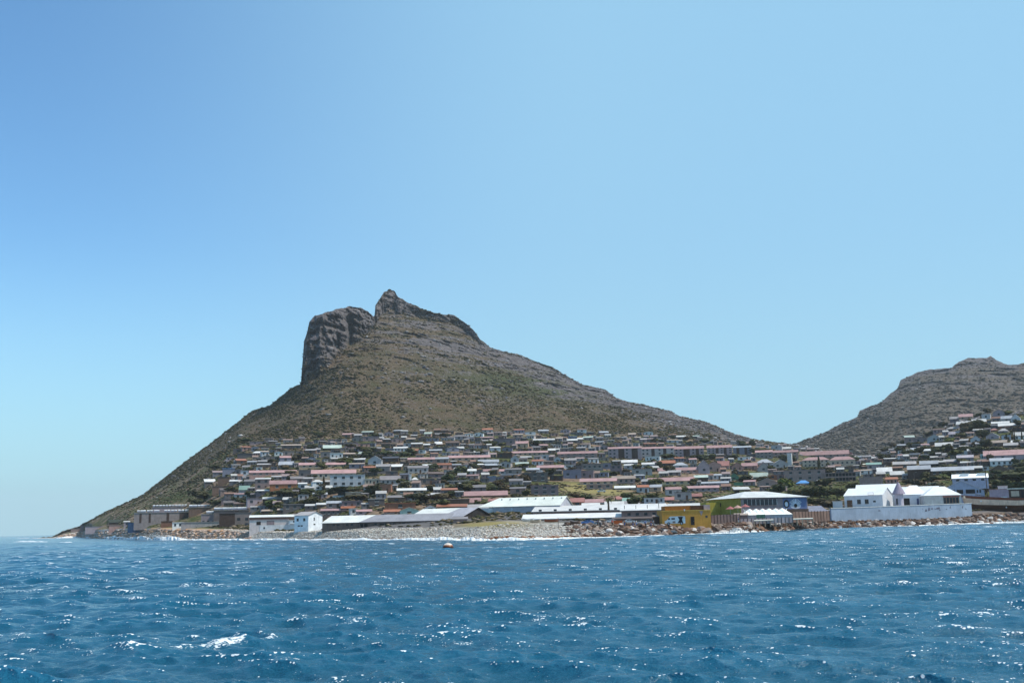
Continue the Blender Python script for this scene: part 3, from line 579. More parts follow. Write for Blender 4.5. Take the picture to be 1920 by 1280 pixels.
# ------------------------------------------------------------------ olive hall with hipped roof, mural
def olive():
    d = 372.0; s = d/F; r = root_at('hall', 1390, 962, d, 27); z0 = r.location.z; W_, D = 25.5, 24.0
    he = float(zof(1390, 933.0, d))-z0; hr = float(zof(1420, 920.5, d+13))-z0; f = 2
    MB().box(0, W_, 0, D, -f, he).build('wall', paint('hall_mauve_wall', (.33, .27, .29), dirt=.3), r)
    MB().box(-.06, -.003, -.02, D, -f+.1, he-.01).build('side_wall', paint('olive_wall', (.40, .33, .05), dirt=.4), r)
    o = .9; P0, P1, P2, P3 = (-o, -o, he), (W_+o, -o, he), (W_+o, D+o, he), (-o, D+o, he); R0, R1 = (8, D/2, hr), (W_-9, D/2, hr)
    MB().add([P0, P1, P2, P3, R0, R1], [(3, 2, 1, 0), (0, 1, 5, 4), (1, 2, 5), (2, 3, 4, 5), (3, 0, 4)]).build('roof', paint('hall_roof', (.56, .57, .56), rough=.6, scale=.3, corr=True), r)
    wn_ = MB().box(.8, 13.8, -.08, .01, he-2.5, he-.55).build('window', GLASS, r)
    for i in range(9): MB().box(.8+i*1.6, .92+i*1.6, -.13, -.082, he-2.5, he-.55).build('mullion', WFRAME, wn_)
    MB().box(.7, 13.9, -.2, -.085, he-2.72, he-2.52).build('sill', wm('mauve'), wn_)
    # mural panel: dark ring, blue eye with white rays
    mu = MB().box(16.0, 25.2, -.05, -.004, he-3.9, he-.3).build('mural', paint('mural_blue', (.16, .22, .42)), r)
    def disc(cx, cz, R_, y, mat, nm, sx=1):
        MB().plate([(cx+R_*sx*math.cos(q*PI/10), cz+R_*math.sin(q*PI/10)) for q in range(20)], y, .02).build(nm, mat, mu)
    disc(17.3, he-2.2, 1.35, -.055, DARKM, 'painted_ring', .8); disc(17.3, he-2.3, .8, -.08, paint('mural_pale', (.6, .64, .74)), 'painted_disc', .8)
    disc(20.8, he-2.9, 1.0, -.055, paint('mural_pale', (.6, .64, .74)), 'painted_disc', 2.1)
    for q in range(9):
        an = math.radians(25+q*16); c_, s_ = math.cos(an), math.sin(an)
        MB().plate([(20.8+c_*.6-s_*.12, he-2.6+s_*.4+c_*.1), (20.8+c_*.6+s_*.12, he-2.6+s_*.4-c_*.1), (20.8+c_*2.5+s_*.2, he-2.6+s_*2.0-c_*.15), (20.8+c_*2.5-s_*.2, he-2.6+s_*2.0+c_*.15)], -.1, .02).build('painted_ray', _mats['mural_pale'], mu)
    disc(20.8, he-2.8, .62, -.13, DARKM, 'painted_pupil')
    MB().box(16, 25.4, -.6, -.01, -f, he-3.95).build('plinth', wm('dbrown'), r)
    for yy in (14.5, 17.5): MB().box(-.12, -.062, yy, yy+1.5, he-2.6, he-1.3).build('window', GLASS, r)
    MB().box(-5.5, -.07, D-9, D, -f, he-1.1).build('wing', paint('olive_wall', (.3, .3, .03)), r)
    tag(r, 'olive and mauve hall with a wide hipped roof and painted mural at its right end', 'hall'); mark(1420, 940, 'the olive hall'); PLACED.append((1310, 1512, 920, 962, r))
olive()
def tent():
    d = 348.0; s = d/F; r = root_at('marquee', 1437, 977, d, 0); w = 98*s; a = -w/2; D = 9; he = 12.0*s; hr = 23.5*s; n = 8
    MB().box(a+.2, -a-.2, .2, D-.2, -.6, he).build('tent_wall', paint('tent_side', (.52, .48, .50), dirt=.2), r)
    m = MB(); st = w/n
    for i in range(n):
        x0, x1 = a+i*st, a+(i+1)*st; xm = (x0+x1)/2; sl = 1.6 if i == 0 else 0; sr = 3.2 if i == n-1 else 0
        zt = hr-.35
        f0, f1 = (x0, 0, he), (x1, 0, he); t0, tm, t1 = (x0+sl, D/2, zt-(.25 if not sl else .6)), (xm, D/2, hr), (x1-sr*.8, D/2, zt-(.25 if not sr else .9))
        if sr: tm = (x0+.6, D/2, hr)
        b0, b1 = (x0, D, he), (x1, D, he)
        m.add([f0, f1, t1, tm, t0, b0, b1], [(0, 1, 2, 3, 4), (6, 5, 4, 3, 2)]+([(5, 0, 4)] if i == 0 else [])+([(1, 6, 2)] if i == n-1 else []))
    m.build('tent_roof', paint('tent_canvas', (.82, .82, .74), dirt=.08, vary=.06), r)
    MB().box(a+31*s, a+47*s, -.1, -.02, .2, he+.1).build('green_panel', paint('tent_green', (.12, .26, .17)), r)
    for i in range(n+1): MB().tube((a+i*st, -.05, -.6), (a+i*st, -.05, he), .06).build('tent_pole', METAL, r)
    tag(r, 'cream white marquee with a scalloped ridge in front of the olive hall', 'tent'); mark(1437, 962, 'the white marquee'); PLACED.append((1387, 1487, 952, 977, r))
tent()
house(1378, 1402, 977, 966, 963, 'mono', 'mauve', 'tan', 0, D=4, d=343, name='canopy', label='small tan canopy at the left end of the white marquee', cat='canopy', found=.5)
def gazebo():
    d = 384.0; s = d/F; r = root_at('pavilion', 1528, 972, d, 0); w = 56*s; D = 9; he = 11*s; hr = 23*s
    for x in (-w/2+.3, 0, w/2-.3):
        for y in (.3, D-.3): MB().tube((x, y, -.5), (x, y, he), .09).build('post', wm('brown'), r)
    q = w*.27; MB().add([(-w/2, -.2, he), (w/2, -.2, he), (w/2, D, he), (-w/2, D, he), (-w/2+q, D/2, hr), (w/2-q, D/2, hr)], [(3, 2, 1, 0), (0, 1, 5, 4), (1, 2, 5), (2, 3, 4, 5), (3, 0, 4)]).build('roof', paint('pavilion_roof', (.20, .21, .27)), r)
    MB().box(-w/2+.5, w/2-.5, D-.5, D-.4, -.5, he-.1).build('screen', wm('brown'), r)
    tag(r, 'dark grey hipped pavilion between the white marquee and the white seawall', 'pavilion'); mark(1528, 955, 'the dark grey pavilion')
gazebo()
def fence(xa, ya, da, xb, yb, db, h, n, label, cat='fence', mat=None):
    A_, B_ = Vector(at(xa, ya, da)), Vector(at(xb, yb, db)); r = link('fence', None); r.location = A_; v = B_-A_; u = v.normalized(); nn = Vector((u.y, -u.x, 0))
    for i in range(n):
        p, q = v*(i/n), v*((i+1)/n); g = u*.06
        MB().add([p+g, q-g, q-g+nn*-.06, p+g+nn*-.06, p+g+Vector((0, 0, h)), q-g+Vector((0, 0, h)), q-g+nn*-.06+Vector((0, 0, h)), p+g+nn*-.06+Vector((0, 0, h))], [(3, 2, 1, 0), (4, 5, 6, 7), (0, 1, 5, 4), (1, 2, 6, 5), (2, 3, 7, 6), (3, 0, 4, 7)]).build('panel', mat, r)
    for i in range(n+1): MB().tube(v*(i/n)+nn*.05-Vector((0, 0, 1)), v*(i/n)+nn*.05+Vector((0, 0, h+.15)), .07).build('post', wm('dbrown'), r)
    tag(r, label, cat); return r
fence(1334, 985, 333, 1388, 982, 338, 3.0, 9, 'mauve panel fence between the yellow building and the white marquee', mat=paint('fence_mauve', (.22, .15, .14), dirt=.4))
fence(1388, 982, 338, 1487, 979, 345, 1.5, 14, 'low pale screen fence along the foot of the white marquee', mat=paint('fence_pale', (.36, .30, .31), dirt=.3))
fence(1487, 979, 352, 1556, 976, 376, 3.2, 12, 'brown panel fence in front of the dark grey pavilion', mat=paint('fence_brown', (.20, .12, .09), dirt=.4))
def barrier():
    A_, B_ = Vector(at(1414, 980.5, 338)), Vector(at(1524, 976, 352)); r = link('barrier', None); r.location = A_; v = B_-A_
    MB().tube((0, 0, .75), v+Vector((0, 0, .75)), .20, 8).build('rail', paint('barrier_white', (.74, .70, .62)), r)
    for i in range(12): p = v*(i/11); MB().box(p.x-.15, p.x+.15, p.y-.15, p.y+.15, p.z-1.2, p.z+.6).build('post', wm('tan'), r)
    tag(r, 'long pale rail on short posts along the boulders below the marquee', 'barrier')
barrier()

# ------------------------------------------------------------------ white compound on the sea wall
SW0, SW1 = Vector(at(1558, 952, ground_d(1558, 977))), Vector(at(1821, 942.5, ground_d(1821, 969)+1)); CD_ = 34.0
def seawall():
    r = link('seawall', None); r.location = (SW0.x, SW0.y, 0); v = Vector((SW1.x-SW0.x, SW1.y-SW0.y, 0)); u = v.normalized(); b = Vector((-u.y, u.x, 0)); Z = Vector((0, 0, 1))
    t0, t1 = SW0.z, SW1.z
    def quadbox(o0, o1, za0, za1, zb0, zb1, th): 
        q0, q1 = o0, o1
        return [q0+Z*za0, q1+Z*za1, q1+b*th+Z*za1, q0+b*th+Z*za0, q0+Z*zb0, q1+Z*zb1, q1+b*th+Z*zb1, q0+b*th+Z*zb0]
    FB = [(3, 2, 1, 0), (4, 5, 6, 7), (0, 1, 5, 4), (1, 2, 6, 5), (2, 3, 7, 6), (3, 0, 4, 7)]
    mw = paint('seawall_paint', (.29, .36, .46), dirt=.35, scale=.15)
    MB().add(quadbox(Vector((0, 0, 0)), v, .5, .5, t0-.25, t1-.25, .6), FB).build('wall', mw, r)
    MB().add(quadbox(-u*.15-b*.12, v+u*.15-b*.12, t0-.247, t1-.247, t0, t1, .85), FB).build('coping', paint('coping_white', (.74, .74, .72)), r)
    MB().add(quadbox(b*.62, v+b*.62, 1, 1, t0-.7, t1-.7, 52), FB).build('terrace_floor', paint('terrace', (.34, .32, .31)), r)
    rg = random.Random(3)
    for i in range(16):
        k = rg.choice([.30, .33, .62, .66, .68, .70, .72, .75, .80, .84, .93, .96]) + rg.uniform(-.01, .01); hh = rg.uniform(.8, 2.4); c = v*k-b*.03; zz = t0+(t1-t0)*k-.6-rg.uniform(0, 1.5)
        pts = [(c+u*rg.uniform(-.9, .9), zz+rg.uniform(-hh, .3)*.6) for _ in range(5)]; cx_ = sum((p[0].dot(u) for p in pts))/5; cz_ = sum(p[1] for p in pts)/5
        pts.sort(key=lambda p: math.atan2(p[1]-cz_, p[0].dot(u)-cx_))
        MB().add([p+Z*z for p, z in pts], [(0, 1, 2, 3, 4)]).build('worn_patch', paint('seawall_stain', (.13, .14, .19)), r)
    tag(r, 'long blue-white seawall with worn patches above the boulders', 'wall'); mark(1690, 960, 'the blue-white seawall')
seawall()
WH = paint('compound_white', (.70, .72, .76), dirt=.15, vary=.06); WR = paint('compound_roof', (.82, .83, .82), rough=.5, scale=.2, dirt=.12, vary=.05, corr=True)
def compound():
    # white house with the visible right gable
    d = 440.0+CD_; s = d/F; r = root_at('white_house', 1656, 949.5, d, -20); z0 = r.location.z; w, D = 17.8, 11.5
    he = float(zof(1656, 927, d))-z0; hr = float(zof(1667, 913.5, d+D/2))-z0
    MB().gabx(-w, 0, 0, D, -2, he, hr).build('wall', WH, r); k = (hr-he)/(D/2); o = .3; t = .16; e = he-o*k+t
    m = MB().slab([(-w-o, -o, e), (o, -o, e), (o, D/2, hr+t), (-w-o, D/2, hr+t)]); m.slab([(-w-o, D+o, e), (o, D+o, e), (o, D/2+.01, hr+t), (-w-o, D/2+.01, hr+t)]); m.build('roof', WR, r)
    dr = MB().box(-w+1.2, -w+3.7, -.08, .01, -.3, 3.1).build('door', paint('brown_gate', (.13, .07, .04)), r); MB().box(-w+3.2, -w+3.35, -.14, -.085, 1.2, 1.4).build('handle', METAL, dr)
    for x in (-w+6.0, -w+9.6):
        wi = MB().box(x, x+1.7, -.06, .01, 1.4, 3.2).build('window', GLASS, r); MB().box(x+.82, x+.9, -.1, -.062, 1.4, 3.2).build('mullion', paint('timber', (.25, .14, .07)), wi); MB().box(x-.1, x+1.8, -.18, -.064, 1.25, 1.38).build('sill', WFRAME, wi)
    MB().box(-w+13.4, -w+14.6, -.06, .01, 1.9, 2.6).build('window', GLASS, r)
    fr = MB()
    for a_, b_ in (((-w+11.5, -.5, he+1.0), (-w+14, -.5, he+1.0)), ((-w+11.5, -.5, he), (-w+11.5, -.5, he+1.0)), ((-w+14, -.5, he), (-w+14, -.5, he+1.0)), ((-w+11.5, -.5, he+.1), (-w+14, -.5, he+.1))): fr.tube(a_, b_, .06)
    fr.build('roof_frame', wm('lilac'), r)
    tag(r, 'white house with brown door, two brown windows and white gable behind the seawall', 'house'); mark(1625, 930, 'the white gabled house')
    house(1606, 1686, 950, 924, 908, 'gx', 'white', 'white', 0, D=12, d=455+CD_, yaw=-6, name='white_house', label='long white roofed house rising behind the gabled house left of the turret', wmat=WH, rmat=WR)
    house(1562, 1580, 951, 940, 938, 'flat', 'white', 'white', 0, D=4, d=440+CD_, name='outbuilding', label='small low white outbuilding left of the white gabled house', cat='shed', wmat=WH)
    # octagonal turret
    d = 443.0+CD_; s = d/F; r = root_at('turret_building', 1687, 948, d, 0); R_ = 11.0*s
    MB().cone(0, R_, R_*.8, R_*.8, -2, 20.5*s, 8, PI/8).build('wall', paint('turret_wall', (.46, .44, .52)), r)
    MB().cone(0, R_, R_*1.2, .05, 20.5*s+.02, 43*s, 16, PI/16).build('roof', paint('turret_roof', (.26, .22, .28)), r)
    MB().cone(0, R_, .25, .1, 42*s, 47*s, 6).build('finial', paint('finial_red', (.35, .10, .07)), r)
    MB().box(-R_*.55, -R_*.25, .12*R_, .3*R_, .6, 3).build('window', GLASS, r)
    tag(r, 'round turret with a steep grey conical roof and red tip', 'building'); mark(1687, 925, 'the conical turret')
    # verandah building and hall to the right
    r = house(1692, 1738, 948, 926.5, 909.5, 'hip', 'white', 'white', 0, D=15, d=452+CD_, name='verandah_house', label='white hip-roofed house with a dark verandah right of the conical turret', wmat=WH, rmat=WR)
    for x0_, x1_ in ((1.0, 3.4),): MB().box(-4.6, -2.0, -.08, .01, 0, 3.2).build('verandah_opening', DARKM, r)
    MB().box(1.1, 2.0, -.06, .01, .5, 3.0).build('door', paint('blue_door', (.12, .14, .30)), r)
    house(1688, 1762, 949, 928, 912, 'gx', 'white', 'white', 0, D=12, d=460+CD_, name='link_building', label='white ridge-roofed link building joining the verandah house and the wide hall', cat='building', wmat=WH, rmat=WR)
    r = house(1734, 1803, 947, 928, 911.5, 'hip', 'white', 'white', 0, D=15, d=440+CD_, yaw=8, name='pavilion_hall', label='wide white hall with hipped white roof and brown windows, right end of compound', cat='hall', wmat=paint('hall_offwhite', (.60, .60, .58), dirt=.15), rmat=WR)
    for i in range(5): 
        wi = MB().box(.3+i*1.35, 1.35+i*1.35, -.07, .01, .7, 3.1).build('window', GLASS, r); MB().box(1.37+i*1.35, 1.6+i*1.35, -.1, .0, .6, 3.2).build('mullion', paint('timber', (.25, .14, .07)), wi)
    MB().box(.1, 7.3, -.15, -.02, 3.2, 3.7).build('fascia', paint('fascia_red', (.32, .10, .07)), r)
    mark(1770, 925, 'the wide white hall')
compound()
def gable_blue():
    r = house(1762, 1846, 934, 920, 900.5, 'gf', 'lblue', 'white', 0, D=14, d=515, name='boat_hall', label='pale blue hall with a broad low gable and dark openings left of the trawler', cat='hall', wmat=paint('pale_blue_wall', (.36, .42, .56)))
    s = 515/F
    for a_, b_ in ((-20, -12), (-9, 3), (8, 25)): MB().box(a_*s, b_*s, -.06, .01, 8*s, 15*s).build('opening', DARKM, r)
    for a_ in (28, 33): MB().box(a_*s, (a_+3)*s, -.06, .01, 9*s, 14*s).build('window', GLASS, r)
    mark(1800, 912, 'the pale blue gabled hall')
    r = house(1786, 1853, 904, 896, 889, 'mono', 'lilac', 'white', 4, D=9, d=562, name='roof_terrace_house', label='house with bright white flat roof and two white roof cabins above pale blue hall', wmat=paint('lilac_w', (.40, .42, .55)), rmat=WR)
    s = 562/F
    for a_ in (-18, 14): 
        c_ = MB().box(a_*s, (a_+16)*s, 4, 7, 9*s, 16*s).build('roof_cabin', WR, r)
    mark(1820, 892, 'the bright white roof')
    house(1856, 1896, 934, 917, 915, 'flat', 'mauve', 'pink', 0, D=8, d=522, name='pink_shed', label='pinkish lilac shed behind the deck of the rusty trawler', cat='shed', wmat=paint('pinkish', (.50, .40, .48)))
    house(1871, 1889, 914, 911, 909, 'flat', 'white', 'white', 0, D=4, d=530, name='container', label='white container box on top of the pinkish lilac shed', cat='container', found=.9)
gable_blue()
# ------------------------------------------------------------------ trawler ashore, bow to the left
def trawler():
    d = ground_d(1880, 961)+4; s = d/F; r = root_at('fishing_trawler', 1880, 963, d, 0); x0, x1 = -76*s, 110*s; n = 22
    def prof(t):                                             # half breadth, keel z, sheer z along the length
        hb = 3.6*(1-(1-min(t/.38, 1))**2.2)*(1 if t < .8 else 1-.35*((t-.8)/.2)**2)+.02
        sheer = (34-8.0*min(t/.55, 1)**.8)*s+max(0, t-.7)*2.2
        keel = .2+1.6*max(0, .16-t)/.16
        return hb, keel, sheer
    levels = [0, .25, .46, .52, .82, .84, 1.0]; bands = {'hull_bottom': (0, 3), 'hull_topside': (3, 5), 'bulwark': (5, 6)}
    mats = {'hull_bottom': paint('rusted_hull', (.11, .045, .020), dirt=.7, scale=.4), 'hull_topside': paint('hull_cream', (.66, .50, .38), dirt=.7, scale=.5), 'bulwark': paint('bulwark_brown', (.19, .055, .025), dirt=.5)}
    def pt(t, l, sd):
        hb, k, sh = prof(t); z = k+(sh-k)*l; fl = hb*min(1, (.25+l*1.6) if l < .43 else .97+l*.03); rake = (1-l)*9.5*s*max(0, 1-t*5)
        return (x0+(x1-x0)*t+rake, 4+sd*fl, z)
    for nm, (a_, b_) in bands.items():
        m = MB()
        for sd in (-1, 1):
            V = [pt(i/n, levels[l], sd) for l in range(a_, b_+1) for i in range(n+1)]; nn = n+1
            m.add(V, [((l*nn+i), (l*nn+i+1), ((l+1)*nn+i+1), ((l+1)*nn+i)) if sd < 0 else ((l*nn+i+1), (l*nn+i), ((l+1)*nn+i), ((l+1)*nn+i+1)) for l in range(b_-a_) for i in range(n)])
        q = [pt(1, levels[l], -1) for l in range(a_, b_+1)]+[pt(1, levels[l], 1) for l in range(b_, a_-1, -1)]; m.add(q, [tuple(range(len(q)))])
        m.build(nm, mats[nm], r)
    m = MB(); V = [pt(i/n, .9, -1) for i in range(n+1)]+[pt(i/n, .9, 1) for i in range(n+1)]; m.add(V, [(i, i+1, n+2+i, n+1+i) for i in range(n)]); m.build('deck', wm('brown'), r)
    wh = MB().box(15*s, 52*s, 1.6, 6.4, 24*s, 41*s).build('wheelhouse', wm('dbrown'), r)
    MB().box(12*s, 56*s, 1.2, 6.8, 41*s+.003, 42.6*s).build('wheelhouse_roof', paint('wheelhouse_roof', (.70, .70, .60)), wh); MB().box(19*s, 34*s, 1.52, 1.598, 29*s, 38*s).build('cabin_panel', wm('cream'), wh)
    MB().box(38*s, 42*s, 1.5, 1.598, 25*s, 38*s).build('door', DARKM, wh)
    MB().tube((-25*s, 4, 24*s), (-25*s, 4, 80*s), .2).build('mast', wm('dbrown'), r); MB().tube((-25*s, 4, 30*s), (-48*s, 4, 34*s), .12).build('boom', wm('dbrown'), r)
    MB().tube((62*s, 4, 36*s), (62*s, 4, 66*s), .12).build('mast', wm('dbrown'), r)
    g = MB()
    for i in range(9): g.tube(((-70+i*4)*s, 2.8, 31*s-i*.05), ((-70+i*4)*s, 2.8, 36*s-i*.05), .05)
    g.tube((-70*s, 2.8, 36*s), (-38*s, 2.8, 36*s-.4), .05); g.build('railing', METAL, r)
    for x_, z_, c_ in ((-70, 32, 'cream'), (-52, 31, 'white'), (2, 29, 'white'), (-8, 28, 'lilac')): MB().cone(x_*s, 3, .8, .45, z_*s-.9, z_*s, 9).build('deck_fitting', wm(c_), r)
    MB().cone(8*s, 2.5, 1.3, .9, 25*s, 29*s, 10).build('winch', wm('white'), r)
    MB().tube((-38*s, .2, 22.5*s), (-38*s, .5, 22.5*s), .4, 10).build('hull_marker', wm('white'), r)
    MB().tube((8*s, .3, 11*s), (8*s, .6, 11*s), .35, 10).build('hull_marker', wm('white'), r)
    for x_ in (-40, -5, 30, 70): MB().box(x_*s-.4, x_*s+.4, 2.2, 5.8, -1.5, .5).build('cradle_block', wm('brown'), r)
    tag(r, 'rusty trawler with cream topside and brown bulwark propped ashore at the right edge', 'boat'); mark(1870, 945, 'the rusty trawler'); PLACED.append((1803, 1990, 885, 963, r))
trawler()

# ------------------------------------------------------------------ left point: apartment blocks with solar water heaters
HEAT = []
def heater(parent, x, y, z):
    t_ = MB().tube((x-.85, y, z+1.15), (x+.85, y, z+1.15), .36, 10).build('water_heater', paint('heater_white', (.82, .82, .82), dirt=.05), parent)
    MB().slab([(x-.8, y-.9, z+.35), (x+.8, y-.9, z+.35), (x+.8, y-.1, z+.95), (x-.8, y-.1, z+.95)], .08).build('solar_panel', paint('solar_panel', (.10, .12, .18), rough=.3), t_)
    MB().box(x-.7, x-.6, y-.06, y+.06, z, z+1).box(x+.6, x+.7, y-.06, y+.06, z, z+1).build('stand', METAL, t_)
def block(x0, x1, yb, ye, d, xs, wall, label, n=6, st=2, D=9, doors=()):
    d = ground_d((x0+x1)/2, yb)
    r = house(x0, x1, yb, ye, ye-1, 'flat', wall, 'lgrey', 0, D=D, d=d, name='apartment_block', label=label, cat='apartment block', found=4)
    s = d/F; xc = (x0+x1)/2; he = float(zof(xc, ye, d))-r.location.z; w = (x1-x0)*s
    for x in xs: heater(r, (x-xc)*s, 2.2, he+.2)
    for i in range(n):
        for k in range(st):
            x = -w/2+w*(i+.5)/n; z = he/st*k+.8; MB().box(x-.6, x+.6, -.05, .01, z, z+1.1).build('window', GLASS, r)
    for a_ in doors: MB().box((a_[0]-xc)*s, (a_[1]-xc)*s, -.07, .01, 0, he*.95).build('stair_bay', wm('dbrown'), r)
    return r
block(285, 352, 962, 950.5, 760, [289+i*5.9 for i in range(11)], 'lilac', 'rear long apartment block with a row of white rooftop water heaters', 0)
block(354, 398, 962, 951, 740, [357, 362, 367, 373, 379, 385, 391], 'brown', 'brown rear apartment block with heaters above the front grey block', 0)
block(252, 376, 979, 960.5, 690, [260, 266, 271, 278, 284, 291, 296, 310, 316, 323, 329, 336, 342, 349, 355, 361], 'grey', 'front grey apartment block with sixteen white rooftop heaters on the left point', 0, doors=((262, 266), (279, 283), (312, 317), (336, 362)))
block(401, 470, 974, 956.5, 650, [404+i*5.5 for i in range(11)], 'dgrey', 'dark grey apartment block with eleven rooftop heaters right of the front block', 0, doors=((440, 448),))
block(377, 413, 982, 963.5, 640, [389, 394, 399, 404, 409], 'lilac', 'small lilac block with five rooftop heaters between two larger blocks', 4, 1)
mark(312, 965, 'the front heater-roofed block'); mark(435, 958, 'the dark heater-roofed block'); mark(395, 968, 'the small lilac block')
H_ = house
H_(411, 440, 988, 962, 960, 'flat', 'dbrown', 'dgrey', 0, D=8, name='dark_building', label='dark brown flat building right of the small lilac block', cat='building')
H_(439, 471, 984, 960, 958.5, 'flat', 'grey', 'grey', 2, D=8, name='grey_building', label='plain grey flat building between dark brown block and white beach house', cat='building')
H_(340, 411, 988, 978.5, 978, 'flat', 'lgrey', 'lgrey', 0, D=.5, name='boundary_wall', label='pale low boundary wall in front of the small lilac block', cat='wall')
H_(323, 343, 990, 979, 978, 'flat', 'white', 'white', 2, D=4, name='white_hut', label='small bright white hut on the ochre bank at the left point', cat='hut', wmat=paint('hut_white', (.8, .8, .76)))
H_(302, 323, 988, 977, 976.5, 'flat', 'brick', 'brown', 0, D=3, name='boundary_wall', label='rust brown wall just left of the bright white hut', cat='wall')
H_(240, 302, 988, 979, 978.5, 'flat', 'blue', 'grey', 0, D=1, name='boundary_wall', label='bluish boundary wall below the front apartment block', cat='wall', wmat=paint('bluish_wall', (.14, .19, .30)))
H_(232, 243, 987, 978, 976.5, 'gx', 'lilac', 'white', 1, D=5, label='small lilac house left of the bluish boundary wall')
H_(204, 232, 984.5, 979, 973.5, 'gx', 'dbrown', 'dgrey', 0, D=9, label='dark house with a dark green roof on the left point', rmat=paint('dark_green_roof', (.03, .04, .03)))
H_(204, 232, 991, 984, 983, 'flat', 'pink', 'tan', 0, D=1, name='boundary_wall', label='pinkish wall below the dark green roofed house', cat='wall')
H_(160, 197, 994, 986.5, 986, 'flat', 'lilac', 'grey', 0, D=1, name='boundary_wall', label='pale lilac wall on the rocky tip of the left point', cat='wall')
H_(151, 162, 991, 983.5, 983, 'flat', 'purple', 'grey', 0, D=4, name='ruin', label='leftmost purple hut on the rocky tip of the point', cat='hut')
H_(133, 160, 996.5, 990.5, 990, 'flat', 'mauve', 'tan', 0, D=4, name='ruin', label='lowest leftmost mauve ruin wall among the shore rocks', cat='wall')
# white beach house
def beach_house():
    d = ground_d(500, 998)+14; s = d/F
    r = house(468, 541, 998, 974, 972, 'flat', 'mauve', 'mauve', 0, d=d, D=9, name='beach_house', label='mauve flat-roofed beach house with a dark garage window', wmat=paint('beach_mauve', (.66, .58, .56)))
    MB().box((481-504.5)*s, (489-504.5)*s, -.06, .01, 14*s, 20*s).build('window', DARKM, r); MB().box((500-504.5)*s, (514-504.5)*s, -.06, .01, 14*s, 21*s).build('shutter', wm('purple'), r)
    MB().box((460-504.5)*s, (466-504.5)*s, -.06, .01, 14*s, 18*s).build('window', GLASS, r)
    MB().box((487-504.5)*s, (541-504.5)*s, -.14, -.07, 0-.5, 13*s).build('painted_base', paint('base_white', (.76, .78, .82), dirt=.2), r); MB().box((494-504.5)*s, (497-504.5)*s, -.2, -.145, 7*s, 10*s).build('window', GLASS, r)
    r = house(541, 577, 997, 975, 973, 'flat', 'lblue', 'white', 0, d=d-1, D=9, name='beach_house', label='white walled beach house section with a shaded balcony', wmat=paint('base_white', (.76, .78, .82)))
    MB().box(-3.4, 3.2, -.5, -.02, 15*s, 17*s).build('balcony', WR, r); MB().box(-2.2, 3.4, -.06, .01, 17.5*s, 20.5*s).build('window', GLASS, r)
    r = house(469, 560, 975, 969, 965.5, 'mono', 'brown', 'white', 0, d=d+6, D=8, name='upper_storey', label='upper brown storey with a thin white roof above the beach house', cat='building', rmat=paint('roof_fresh_white', (.8, .8, .8)))
    d = ground_d(578, 998)+8; s = d/F; r = root_at('tall_beach_house', 578, 997, d, -38); w, D = 6.8, 8.6; he = 30*s; hr = 36.5*s
    MB().gabx(-w, 0, 0, D, -1.5, he, hr).build('wall', paint('tall_white', (.74, .77, .80), dirt=.15), r); k = (hr-he)/(D/2); o = .35; e = he-o*k+.16
    m = MB().slab([(-w-o, -o, e), (o, -o, e), (o, D/2, hr+.16), (-w-o, D/2, hr+.16)]); m.slab([(-w-o, D+o, e), (o, D+o, e), (o, D/2+.01, hr+.16), (-w-o, D/2+.01, hr+.16)]); m.build('roof', rm('lgrey'), r)
    for x in (-5.2, -2.0): MB().box(x-.5, x+.5, -.05, .01, he*.66, he*.66+1.1).build('window', GLASS, r)
    for x in (-4.6, -3.2): MB().box(x-.5, x+.5, -.05, .01, he*.34, he*.34+.5).build('window', GLASS, r)
    MB().box(.003, .06, 3.2, 3.8, he*.68, he*.68+1.2).box(.003, .06, 3.2, 4.2, he*.42, he*.42+.5).build('window', GLASS, r)
    tag(r, 'tall white beach house with a bright gable end left of the long shed', 'house'); mark(580, 980, 'the tall white beach house'); mark(505, 985, 'the mauve beach house')
beach_house()
